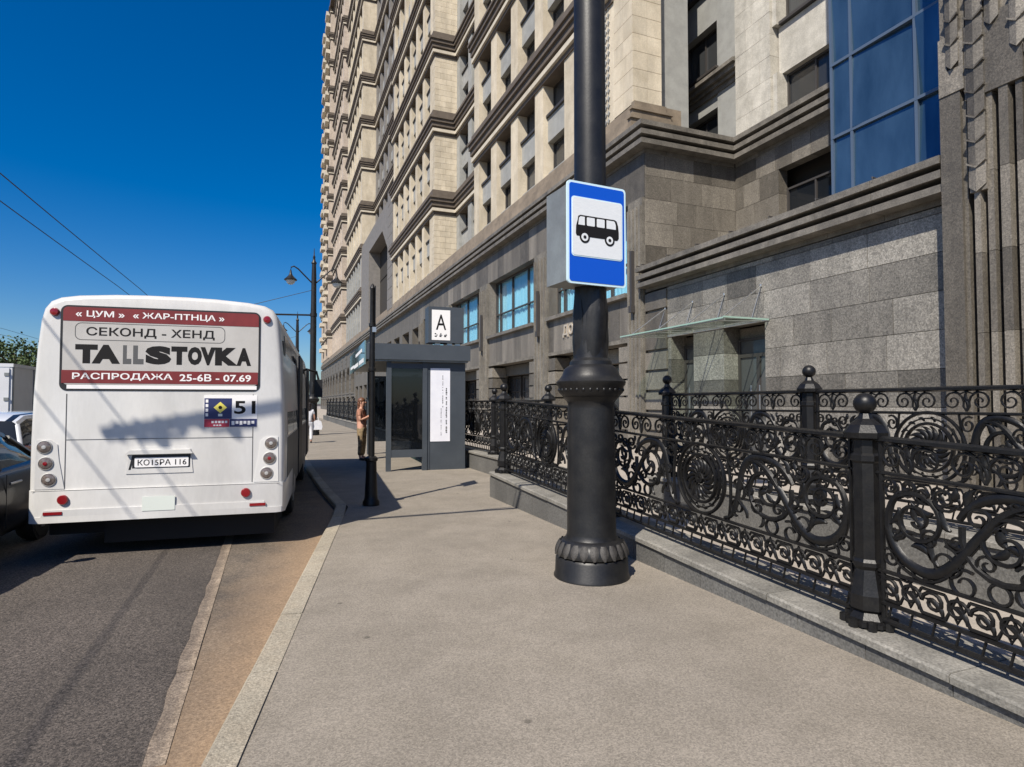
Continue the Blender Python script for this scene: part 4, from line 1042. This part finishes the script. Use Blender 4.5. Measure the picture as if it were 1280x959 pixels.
text('lettering', '51', 'black', nt_, FR @ T((0, -.0045, 0)), .715, .94, 1.475, 1.625, .0015, .02)
# licence plate niche
mb = MB(); mb.prism([(-.36, .825), (.30, .825), (.275, 1.085), (.22, 1.12), (-.27, 1.12), (-.33, 1.09)], -.008, .01); ni = mb.build('plate_niche', 'buswhite', bus)
mb = MB(); mb.prism([(-.335, .87), (-.30, 1.03), (.275, 1.03), (.275, .99), (-.285, .99), (-.315, .87)], -.010, -.008); mb.box(-.30, .27, -.0095, -.008, .885, .99); mb.build('niche_shadow_gap', 'busblack', ni)
mb = MB(); mb.prism([(-.36, 1.04), (.30, 1.04), (.27, 1.085), (-.32, 1.085)], -.05, -.008); mb.build('niche_hood', 'buswhite', ni)
mb = MB(); mb.prism(rrect(-.275, .255, .895, 1.0, .012), -.018, -.0095); plt = mb.build('licence_plate', 'white', ni)
text('lettering', 'КО15РА 116', 'black', plt, FR @ T((0, -.0185, 0)), -.245, .235, .915, .98, .001, .008)
mb = MB(); mb.box(-.19, .13, -.039, -.034, .42, .575); mb.build('square_cover', 'palegreen', bump_)
for x in (-.93, .915): box('panel_seam', 'greyink', bus, x - .004, x + .004, -.003, .01, .69, 1.70)
box('panel_seam', 'greyink', bus, -1.22, 1.22, -.0225, -.0215, .668, .674); box('panel_seam', 'greyink', bus, -.93, .915, -.003, .01, 1.205, 1.211)
# rear lamps
for s in (-1, 1):
    mb = MB(); mb.prism([(s * 1.20, .69), (s * .93, .69), (s * .985, 1.0), (s * 1.0, 1.16), (s * 1.06, 1.21), (s * 1.19, 1.21)], -.008, .03); hs_ = mb.build('lamp_housing', 'buswhite', bus, smooth=20)
    for k, (x, z, m_) in enumerate(((1.115, 1.135, 'clearlens'), (1.10, .962, 'redlens'), (1.07, .79, 'clearlens'))):
        mb = MB(); mb.lathe([(.072, -.0), (.072, .014), (.066, .02), (.061, .012)], (s * x, 0, z), 24, '-Y'); lp = mb.build('tail_lamp', 'busblack' if 0 else 'chrome', hs_, smooth=30)
        mb = MB(); mb.lathe([(.060, .0), (.060, .020), (.045, .026), (.02, .030), (.001, .031)], (s * x, 0, z), 24, '-Y'); mb.build('lens', 'lampglass', lp, smooth=50)
        mb = MB(); mb.lathe([(.020, .02), (.020, .034), (.001, .036)], (s * x, 0, z), 16, '-Y'); mb.build('bulb', 'chrome' if m_ != 'redlens' else 'redlens', lp)
    mb = MB(); mb.lathe([(.052, .0), (.052, .038), (.045, .048), (.001, .05)], (s * .893 - .04, 0, .575), 24, '-Y'); mb.build('reflector', 'redlens', bump_, smooth=40)
    mb = MB(); mb.lathe([(.045, .0), (.045, .012), (.036, .03), (.001, .036)], (s * 1.055, .0, 2.575), 24, '-Y'); mb.build('marker_lamp', 'redlens', bus, smooth=40)
    box('slim_reflector', 'redlens', bump_, s * 1.0 - .085 - .02, s * 1.0 + .085 - .02, -.042, -.03, .42, .452)
    # side windows and doors
    for k in range(6):
        y0 = .55 + k * 1.3; xw = 1.245
        mb = MB(); mb.add([(s * 1.268, y0, 1.2), (s * 1.268, y0 + 1.24, 1.2), (s * 1.212, y0 + 1.24, 2.45), (s * 1.212, y0, 2.45), (s * 1.15, y0, 1.2), (s * 1.15, y0 + 1.24, 1.2), (s * 1.1, y0 + 1.24, 2.45), (s * 1.1, y0, 2.45)],
                          [(0, 1, 2, 3), (0, 3, 7, 4), (1, 5, 6, 2), (0, 4, 5, 1), (3, 2, 6, 7)]); mb.build('side_window', 'pane', bus)
    for k in range(6): box('side_shade_panel', 'greyink', bus, *sorted((s * 1.20, s * 1.2685)), .5 + k * 1.3, 1.79 + k * 1.3, .40, 1.17)  # shade on the white bus side, put into the panels' dark grey
    box('window_band', 'busblack', bus, *sorted((s * 1.15, s * 1.226)), .16, .53, 1.25, 2.35)
    for y0 in (2.1, 6.1):
        mb = MB(); mb.tube([(s * 1.13, y0, .40)] * 1 + [(s * 1.13, y0, .401)], .01) if 0 else None
        mb.lathe([(.25, -.13), (.42, -.13), (.44, -.10), (.44, .10), (.42, .13), (.25, .13)], (s * 1.12, y0, .40), 28, 'X'); wh = mb.build('wheel', 'rubber', bus, smooth=40)
        mb = MB(); mb.lathe([(.02, -.14), (.1, -.16), (.24, -.12), (.26, -.135), (.26, .135), (.24, .12), (.1, .16), (.02, .14)], (s * 1.12, y0, .40), 24, 'X'); mb.build('rim', 'rim', wh, smooth=40)
    if s < 0: box('mud_flap', 'rubber', bus, -.72, -.45, 1.2, 1.22, .02, .4)
for k in (2, 5): box('door_leaf', 'busblack', bus, 1.255, 1.285, .6 + k * 1.3, 1.75 + k * 1.3, .42, 2.4)
mb = MB(); mb.tube([(1.2, 8.4, 2.45), (1.45, 8.6, 2.4), (1.5, 8.62, 2.2)], .03); mb.box(1.40, 1.60, 8.58, 8.66, 1.75, 2.2); mb.build('mirror', 'busblack', bus)
box('roof_hatch', 'buswhite', bus, -.45, .45, 2.2, 3.2, 2.80, 2.87)
mb = MB(); mb.tube([(-.02, .06, 2.79), (-.02, .3, 2.815)], .014); mb.tube([(.03, .06, 2.79), (.03, .3, 2.815)], .014); mb.build('roof_bracket', 'buswhite', bus)
FR = Matrix.Identity(4)

# ------------------------------------------------------------------ bus shelter
sh = thing('bus_shelter', 'slate grey bus shelter with a lettered sign box on its roof', 'bus shelter', (3.4, 14.4, 0))
FR = T((0, 14.15, 0)) @ Matrix.Rotation(R(-3), 4, 'Z')
RX0, RX1, RL = 1.96, 4.43, 5.3
mb = MB(); mb.box(RX0, RX1, 0, RL, 2.62, 2.99); mb.build('roof', 'shelter', sh)
box('soffit', 'greybox', sh, RX0 + .05, RX1 - .05, .05, RL - .05, 2.58, 2.617)
fg = MB(); fg.box(RX0 - .04, RX0 - .01, .02, RL, 2.50, 3.05); fas = fg.build('glass_fascia', 'fasciagl', sh)
for y0, y1, z0_, z1 in ((.3, 1.6, 2.56, 2.66), (2.0, 3.4, 2.56, 2.66), (.8, 2.8, 2.84, 2.92), (3.6, 4.9, 2.6, 2.68)): box('fascia_stripe', 'white', fas, RX0 - .046, RX0 - .041, y0, y1, z0_, z1)
# end frame with smoked glass
for x in (2.44, 3.29): box('frame_post', 'shelter', sh, x, x + .11, .12, .24, 0, 2.617)
box('frame_rail', 'shelter', sh, 2.551, 3.289, .13, .23, .32, .50); box('frame_rail', 'shelter', sh, 2.551, 3.289, .13, .23, 2.42, 2.54)
box('end_glass', 'shglass', sh, 2.551, 3.289, .17, .19, .50, 2.42)
# advert pillar
mb = MB(); mb.prism([(3.41, .16), (4.34, .16), (4.34, .62), (3.41, .62)], 0, 2.617, 'XY'); pil_ = mb.build('pillar', 'shelter', sh)
box('pillar_edge', 'shelter', pil_, 3.405, 3.46, .145, .158, .02, 2.60)
po = box('poster', 'paper', pil_, 3.48, 3.96, .148, .158, .68, 2.44)
for x, z0_, z1, w in ((3.74, .82, 1.45, .018), (3.78, 1.5, 2.25, .022), (3.87, .88, 1.93, .04)):
    mb = MB(); z = z0_
    while z < z1:
        h = random.choice((.018, .026, .034, .012))
        mb.box(x - w / 2 + random.uniform(0, w * .25), x + w / 2 - random.uniform(0, w * .2), .1455, .1478, z, z + h); z += h + .011
        if random.random() < .13: z += .035
    tag(mb.build('print_line', 'greyink', po), kind='stuff')
# back wall glass, far end
for k in range(3):
    y0 = .7 + k * 1.5
    box('back_glass', 'shglass', sh, 4.20, 4.22, y0, y0 + 1.42, .35, 2.5); box('back_post', 'shelter', sh, 4.17, 4.25, y0 + 1.42, y0 + 1.5, 0, 2.615)
for x in (2.44, 4.17): box('frame_post', 'shelter', sh, x, x + .1, 5.05, 5.15, 0, 2.617)
box('far_glass', 'shglass', sh, 2.6, 4.2, 5.09, 5.11, .4, 2.45)
mb = MB(); mb.box(3.70, 4.10, 1.0, 4.2, .43, .47); mb.box(3.9, 4.0, 1.4, 1.5, 0, .43); mb.box(3.9, 4.0, 3.7, 3.8, 0, .43); mb.build('bench', 'shelter', sh)
# sign box on the roof
for x in (3.6, 3.9, 4.1): box('sign_foot', 'steel', sh, x, x + .12, .2, .32, 2.99, 3.06)
sb = box('sign_box', 'shelter', sh, 3.42, 4.29, .12, .56, 3.06, 3.93)
ws = box('sign_face', 'white', sb, 3.50, 3.95, .112, .119, 3.12, 3.85)
tf = FR @ T((0, .1115, 0))
text('lettering', 'A', 'black', ws, tf, 3.60, 3.85, 3.37, 3.74, .002, .004)
for k, gl in enumerate(((0, 1), (1, 1), (1, 0))):
    x = 3.57 + k * .115; mb = MB(); mb.box(x, x + .05, .108, .112, 3.20, 3.225); mb.box(x + (.04 if k == 0 else 0), x + .07, .108, .112, 3.235, 3.25); mb.box(x + .02 * k, x + .035 + .012 * k, .108, .112, 3.26, 3.285 if gl[1] else 3.27); tag(mb.build('small_mark', 'black', ws), kind='stuff')
FR = Matrix.Identity(4)

# ------------------------------------------------------------------ slim black post with an edge-on plate
sp_ = thing('slim_sign_post', 'slim black iron post on the pavement edge in front of the shelter', 'post', (1.43, 9.62, 0))
FR = T((1.43, 9.62, 0))
mb = MB(); mb.lathe([(.13, 0), (.13, .06), (.105, .10), (.10, .16), (.085, .50), (.08, .68), (.10, .70), (.10, .74), (.06, .77)], n=20); mb.build('post_base', 'iron', sp_, smooth=40)
mb = MB(); mb.lathe([(.05, .75), (.046, 2.1), (.06, 2.11), (.06, 2.15), (.045, 2.16), (.042, 2.8), (.055, 2.81), (.055, 2.86), (.04, 2.87), (.038, 3.4), (.045, 3.42), (.02, 3.48), (.001, 3.5)], n=16); mb.build('pole', 'iron', sp_, smooth=40)
pw_ = Matrix.Rotation(R(81.5), 4, 'Z')
keep = FR.copy(); FR = FR @ pw_
box('sign_plate', 'iron', sp_, -.24, .24, -.05, -.035, 2.85, 3.42); box('plate_bracket', 'steel', sp_, -.06, .06, -.06, .0, 2.72, 2.80)
FR = Matrix.Identity(4)

# ------------------------------------------------------------------ cars, truck
def loft(mb, st):
    n = len(st[0]); k = len(mb.v); vs = [p for s in st for p in s]
    fs = [(j * n + i, j * n + (i + 1) % n, (j + 1) * n + (i + 1) % n, (j + 1) * n + i) for j in range(len(st) - 1) for i in range(n)]
    fs += [tuple(reversed(range(n))), tuple((len(st) - 1) * n + i for i in range(n))]
    return mb.add(vs, fs)
def car(label, loc, rot, paint, hatch=False):
    global FR
    c = thing('parked_car', label, 'car', loc, rot); FR = T(loc) @ Matrix.Rotation(rot, 4, 'Z')
    hw = .90; bz = .94
    tops = [(-2.25, .74, .80), (-2.18, .84, .92), (-1.9, .88, 1.0 if not hatch else .96), (-1.2, .90, .97), (0, .90, .95), (1.0, .89, .93), (1.6, .87, .86), (2.05, .80, .74), (2.22, .68, .60)]
    st = []
    for y, w, zt in tops:
        zb = .22 if abs(y) < 2 else .32
        h = zt - zb
        half = [(w * .90, zb), (w * .97, zb + h * .12), (w, zb + h * .40), (w, zb + h * .62), (w * .975, zb + h * .88), (w * .90, zt), (w * .45, zt + .025)]
        st.append([(x, y, z) for x, z in half] + [(-x, y, z) for x, z in reversed(half)])
    mb = MB(); loft(mb, st); body = mb.build('body', paint, c, smooth=50)
    if hatch: gr = [(-2.16, .93, .70, .76), (-1.95, 1.36, .60, .80), (-1.6, 1.46, .60, .81), (-.3, 1.50, .62, .82), (.35, 1.42, .60, .81), (1.15, .95, .70, .78)]
    else: gr = [(-1.62, .98, .70, .78), (-1.0, 1.32, .58, .80), (-.6, 1.42, .57, .81), (.1, 1.44, .58, .82), (.45, 1.38, .58, .81), (1.25, .93, .68, .78)]
    st = []
    for y, zr, wr, wb in gr:
        half = [(wb, .90), (wb * .98, .90 + (zr - .9) * .4), (wr + .04, zr - .06 if zr > 1.1 else zr - .02), (wr - .04, zr), (wr * .4, zr + .015)]
        st.append([(x, y, z) for x, z in half] + [(-x, y, z) for x, z in reversed(half)])
    mb = MB(); loft(mb, st); mb.build('glasshouse', 'pane', c, smooth=40)
    rf = MB(); g2 = [g for g in gr if g[1] > 1.3]; st = []
    for y, zr, wr, wb in g2:
        half = [(wr + .05, zr - .07), (wr + .02, zr - .01), (wr * .5, zr + .02)]
        st.append([(x, y, z) for x, z in half] + [(-x, y, z) for x, z in reversed(half)])
    loft(rf, st); roof = rf.build('roof', paint, c, smooth=50)
    for s in (-1, 1):
        for (a, b) in ((gr[0], g2[0]), (gr[-1], g2[-1])):
            pm = MB(); pm.tube([(s * (a[3] + .005), a[0], .93), (s * (b[2] + .045), b[0], b[1] - .06)], .035, 6); pm.build('window_pillar', paint, c, smooth=60)
        pm = MB(); pm.tube([(s * .815, -.25, .93), (s * .665, -.2, 1.38)], .03, 6); pm.build('window_pillar', paint, c, smooth=60)
        for (ya, yb) in ((-1.15, -.25), (-.22, .85)):
            hd = MB(); hd.tube([(s * .89, ya + .58, .79), (s * .925, ya + .62, .80), (s * .925, ya + .76, .80), (s * .89, ya + .8, .79)], .014, 6); hd.build('door_handle', 'chrome' if paint == 'carblack' else paint, body, smooth=50)
            box('door_gap', 'busblack', body, s * .895, s * .902, ya - .006, ya + .006, .32, .9)
        mb = MB(); mb.tube([(s * .82, .78, .98), (s * .95, .74, 1.0)], .03); mb.lathe([(.001, -.05), (.08, -.04), (.09, 0), (.07, .05), (.001, .06)], (s * .98, .74, 1.03), 10, '-Y'); mb.build('mirror', paint, c, smooth=50)
        tl = MB(); tl.box(s * .87 - .16, s * .87, -2.24, -2.0, .80, .90) if not hatch else tl.box(s * .80 - .18, s * .80 + .06, -2.235, -2.0, .87, .95); tl.build('tail_light', 'redlens', c)
        hl = MB(); hl.box(s * .66 - .16, s * .66 + .1, 1.95, 2.2, .56, .70); hl.build('headlight', 'clearlens', c)
        for y in (-1.35, 1.35):
            mb = MB(); mb.lathe([(.2, -.1), (.31, -.1), (.33, -.07), (.33, .07), (.31, .1), (.2, .1)], (s * .80, y, .33), 24, 'X'); wh = mb.build('wheel', 'rubber', c, smooth=40)
            mb = MB(); mb.lathe([(.01, -.10), (.19, -.11), (.205, -.09), (.205, .09), (.19, .11), (.01, .10)], (s * .80, y, .33), 20, 'X'); mb.build('rim', 'rim', wh, smooth=40)
            mb = MB(); mb.lathe([(.001, s * .785), (.375, s * .785), (.375, s * .895), (.001, s * .895)], (0, y, .35), 24, 'X'); mb.build('wheel_arch', 'busblack', c, smooth=40)
    pl_ = MB(); pl_.box(-.26, .26, -2.27, -2.24, .62, .73); pl_.build('number_plate', 'white', c)
    bp = MB(); bp.box(-.78, .78, -2.29, -2.1, .36, .56); bp.build('bumper', paint if hatch else 'busblack', c)
    FR = Matrix.Identity(4); return c
car('black car at the left edge, in the lane beside the bus', (-3.56, 7.80, -.07), PI, 'carblack')
car('white hatchback squeezed between the black car and the truck', (-4.70, 14.55, -.07), 0, 'carwhite', True)
tr = thing('box_truck', 'white box truck at the left edge under the trees', 'truck', (-9.15, 27, -.07)); FR = T((-9.15, 24, -.07))
b_ = box('cargo_box', 'truckwhite', tr, -1.25, 1.25, 0, 5.6, .75, 2.92)
for k in range(4): box('box_rib', 'greybox', b_, 1.251, 1.275, .02 + k * 1.8, .10 + k * 1.8, .78, 2.9)
box('top_rail', 'truckwhite', b_, -1.28, 1.28, -.02, 5.62, 2.84, 2.95); box('sill_rail', 'greybox', b_, -1.27, 1.27, -.015, 5.6, .66, .78)
for s in (-1, 1):
    d = box('rear_door', 'truckwhite', b_, min(s * .02, s * 1.18), max(s * .02, s * 1.18), -.04, -.005, .82, 2.80)
    mb = MB(); mb.tube([(s * .25, -.07, .8), (s * .25, -.07, 2.8)], .02); mb.tube([(s * .25, -.09, 1.5), (s * .55, -.09, 1.5)], .016); mb.build('lock_bar', 'steel', d)
    for z in (1.0, 1.8, 2.6): box('hinge', 'greybox', d, s * 1.12 - .06, s * 1.12 + .06, -.065, -.041, z - .05, z + .05)
    for y in (1.2, 6.4):
        mb = MB(); mb.lathe([(.2, -.14), (.40, -.14), (.42, -.1), (.42, .1), (.40, .14), (.2, .14)], (s * .95, y, .42), 20, 'X'); wh = mb.build('wheel', 'rubber', tr, smooth=40)
        mb = MB(); mb.lathe([(.01, -.1), (.24, -.12), (.24, .12), (.01, .1)], (s * .95, y, .42), 16, 'X'); mb.build('rim', 'rim', wh, smooth=40)
    box('tail_light', 'redlens', tr, s * 1.0 - .15, s * 1.0 + .15, -.03, .05, .55, .64)
cb = MB(); cb.prism([(5.75, .5), (7.6, .5), (7.65, 1.2), (7.45, 1.5), (7.1, 2.3), (6.9, 2.38), (5.75, 2.38)], -1.05, 1.05, 'YZ'); cab = cb.build('cab', 'truckwhite', tr)
for s in (-1, 1): box('cab_window', 'pane', cab, s * 1.052, s * 1.058, 6.1, 7.0, 1.45, 2.15)
box('chassis', 'under', tr, -.5, .5, .1, 7.2, .45, .66)
FR = Matrix.Identity(4)

# ------------------------------------------------------------------ trees beyond the truck
def tree(loc, h, rad, seed, label):
    rnd = random.Random(seed); r = thing('street_tree', label, 'tree', loc, 0, 'trees beyond the road'); mw = T(loc)
    mb = MB(); mb.tube([(0, 0, 0), (.05, .02, h * .25), (0, .05, h * .5), (.05, 0, h * .8)], [.2, .16, .12, .04], 10); trunk = mb.build('trunk', 'bark', r, smooth=60, mw=mw)
    lm_ = MB(); tips = []
    for i in range(9):
        a = i * 2.4; z = h * (.3 + .05 * i); l = rad * rnd.uniform(.6, .95)
        p = (l * math.cos(a), l * math.sin(a), z + h * .16); lm_.tube([(0, 0, z), (p[0] * .5, p[1] * .5, z + h * .11), p], [.07, .045, .015], 6); tips.append(p)
    lm_.build('limb', 'bark', trunk, smooth=60, mw=mw)
    cl = MB(); cen = tips + [(rnd.uniform(-.6, .6) * rad, rnd.uniform(-.6, .6) * rad, h * rnd.uniform(.5, .92)) for _ in range(22)]
    for cx, cy, cz_ in cen:
        cr = rad * rnd.uniform(.25, .42)
        for _ in range(110):
            v = Vector((rnd.gauss(0, 1), rnd.gauss(0, 1), rnd.gauss(0, .75))); v = v.normalized() * cr * rnd.random() ** .4
            p = Vector((cx, cy, cz_)) + v; s_ = rnd.uniform(.07, .15)
            u = Vector((rnd.gauss(0, 1), rnd.gauss(0, 1), rnd.gauss(0, 1))).normalized(); w = u.orthogonal().normalized()
            cl.add([p - u * s_, p + w * s_ * .55, p + u * s_, p - w * s_ * .55], [(0, 1, 2, 3)])
    tag(cl.build('crown', 'leaf', r, mw=mw), kind='stuff'); return r
tree((-16.4, 50, 0), 6.2, 2.1, 1, 'leafy green tree showing above the truck roof')
tree((-20.2, 52, 0), 6.4, 2.2, 2, 'green tree at the very left edge, left of the truck')
tree((-15.0, 60, 0), 6.4, 2.2, 3, 'green tree mostly hidden between the truck and the bus')

# ------------------------------------------------------------------ people
def skinned(name, chains, m, parent, mw, sub=2, root=0):
    """chains: list of ([(x,y,z,r),...]) sharing points -> one smooth skin"""
    idx = {}; vs = []; rs = []; es = []
    for ch in chains:
        pv = None
        for x, y, z, r in ch:
            key = (round(x, 4), round(y, 4), round(z, 4))
            if key not in idx: idx[key] = len(vs); vs.append((x, y, z)); rs.append(r)
            k = idx[key]
            if pv is not None and pv != k: es.append((pv, k))
            pv = k
    me = bpy.data.meshes.new('tmp'); me.from_pydata(vs, es, [])
    o = bpy.data.objects.new('tmp', me); COL.objects.link(o)
    md = o.modifiers.new('s', 'SKIN'); md.use_smooth_shade = True
    for i, r in enumerate(rs):
        d = me.skin_vertices[0].data[i]; d.radius = (r, r) if not isinstance(r, tuple) else r; d.use_root = (i == root)
    sb_ = o.modifiers.new('u', 'SUBSURF'); sb_.levels = sub; sb_.render_levels = sub
    dg = bpy.context.evaluated_depsgraph_get(); dg.update()
    out = bpy.data.meshes.new_from_object(o.evaluated_get(dg)); bpy.data.objects.remove(o); bpy.data.meshes.remove(me)
    out.name = name; out.materials.clear(); out.materials.append(M[m]); out.polygons.foreach_set('use_smooth', [True] * len(out.polygons))
    return place(name, out, parent, mw)
def person(label, loc, rot, h, top, bot, hairm, raised=True, longhair=True):
    p = thing('person', label, 'person', loc, rot); k = h / 1.72
    mw = T(loc) @ Matrix.Rotation(rot, 4, 'Z') @ Matrix.Scale(k, 4)
    # faces -Y; x = left/right
    pel = (0, 0, .93, .125); wa = (0, .01, 1.10, .115); ch_ = (0, .02, 1.30, .135); nk = (0, .015, 1.455, .055); hd0 = (0, -.005, 1.53, .075); hd1 = (0, -.015, 1.62, .095); hd2 = (0, -.01, 1.685, .07)
    chains = [[pel, wa, ch_, nk, hd0, hd1, hd2]]
    arms = []; legs = []
    for s in (-1, 1):
        shd = (s * .155, .02, 1.39, .058)
        if raised: el = (s * .20, -.03, 1.12, .042); wr = (s * .04, -.17, 1.20, .030)
        else: el = (s * .22, .03, 1.12, .042); wr = (s * .23, -.05, .88, .030)
        d = (Vector(wr[:3]) - Vector(el[:3])).normalized(); pm_ = Vector(wr[:3]) + d * .07; side = d.cross(Vector((s, 0, 0))).normalized()
        palm = (*pm_, .032); arm = [ch_, shd, el, wr, palm]; arms.append(arm); chains.append(arm)
        for f in range(4):
            off = side * (.022 * (f - 1.5)); b = pm_ + off + d * .03; L = (.055, .068, .064, .048)[f]
            t1 = b + d * L * .6; t2 = t1 + (d * .6 + Vector((-s * .6, 0, -.25))) * L * .6
            chains.append([palm, (*b, .012), (*t1, .009), (*t2, .008)])
        tb_ = Vector(wr[:3]) + d * .03 + side * -.03; t2 = tb_ + d * .04 + Vector((-s * .025, 0, .01)); chains.append([wr, (*tb_, .013), (*t2, .010)])
        hip = (s * .09, .0, .86, .095); kn = (s * .10, -.015, .49, .058); an = (s * .095, .015, .09, .038); toe = (s * .105, -.13, .035, .034)
        leg = [pel, hip, kn, an, toe]; legs.append(leg); chains.append(leg)
    body = skinned('body', chains, 'skin', p, mw, 2)
    nb = MB(); nb.lathe([(.001, -.018), (.016, -.008), (.012, .012), (.001, .03)], (0, -.108, 1.615), 8)
    for s in (-1, 1): nb.lathe([(.001, -.03), (.014, -.015), (.016, .01), (.001, .03)], (s * .092, .0, 1.615), 8)
    nb.build('face_relief', 'skin', body, smooth=60, mw=mw)
    ey = MB()
    for s in (-1, 1): ey.lathe([(.001, -.009), (.011, 0), (.001, .009)], (s * .034, -.098, 1.635), 8)
    ey.box(-.022, .022, -.104, -.094, 1.565, 1.573); ey.build('eyes_and_mouth', 'hairdk', body, smooth=60, mw=mw)
    sh_ = [[(0, 0, .86, .150), (0, .01, 1.0, .142), (0, .01, 1.10, .132), (0, .02, 1.30, .152), (0, .016, 1.425, .075)]]
    for arm in arms:
        e = arm[2]; sh_.append([(0, .02, 1.30, .152), (arm[1][0], arm[1][1], arm[1][2], .072), tuple(arm[1][i] * .35 + e[i] * .65 for i in range(3)) + (.060,)])
    skinned('shirt', sh_, top, p, mw, 2)
    tr_ = [[(0, .005, .98, .140), (0, 0, .90, .142)]]
    for leg in legs: tr_.append([(0, 0, .90, .142), (leg[1][0], 0, .80, .108), (leg[2][0], leg[2][1], .49, .080), (leg[3][0], leg[3][1], .12, .068)])
    skinned('trousers', tr_, bot, p, mw, 2, 1)
    sho = [[(l[3][0], l[3][1] + .02, .05, .046), (l[4][0], l[4][1] + .05, .042, .042), (l[4][0], l[4][1] - .03, .035, .034)] for l in legs]
    for s_ in sho: skinned('shoe', [s_], 'rubber', p, mw, 1)
    hr = MB()
    for (cx, cy, cz_, rx, ry, rz) in ((0, .018, 1.665, .102, .108, .098), (0, .07, 1.585, .085, .06, .11)) + (((0, .085, 1.48, .07, .045, .11),) if longhair else ()):
        k0 = len(hr.v); hr.lathe([(max(.001, math.sin(PI * i / 10)), -math.cos(PI * i / 10)) for i in range(11)], (0, 0, 0), 16)
        hr.v[k0:] = [(cx + x * rx * (1 + .05 * math.sin(9 * x + 7 * z)), cy + y * ry * (1 + .06 * math.sin(8 * y + 11 * z)), cz_ + z * rz) for x, y, z in hr.v[k0:]]
    hr.build('hair', hairm, p, smooth=70, mw=mw)
    return p
person('person in a salmon top and patterned khaki trousers waiting by the shelter', (2.30, 17.3, 0), R(60), 1.72, 'salmon', 'khaki', 'hair')
far_p = person('distant person in white clothes walking away past the bus front', (1.30, 25.4, 0), R(185), 1.60, 'whitecloth', 'whitecloth', 'hairdk', raised=False)
mb = MB(); c0 = T((1.63, 25.45, .53)); mb.prism([(-.16, 0), (.16, 0), (.19, .12), (.14, .34), (.05, .38), (-.05, .38), (-.14, .34), (-.19, .12)], -.06, .06, 'XZ'); mb.tube([(-.05, 0, .37), (-.02, 0, .50), (.02, 0, .50), (.05, 0, .37)], .012, 6)
hb_ = mb.build('hand_bag', 'whitecloth', None, mw=c0); tag(hb_, 'white bag hanging from the hand of the distant person in white', 'bag')
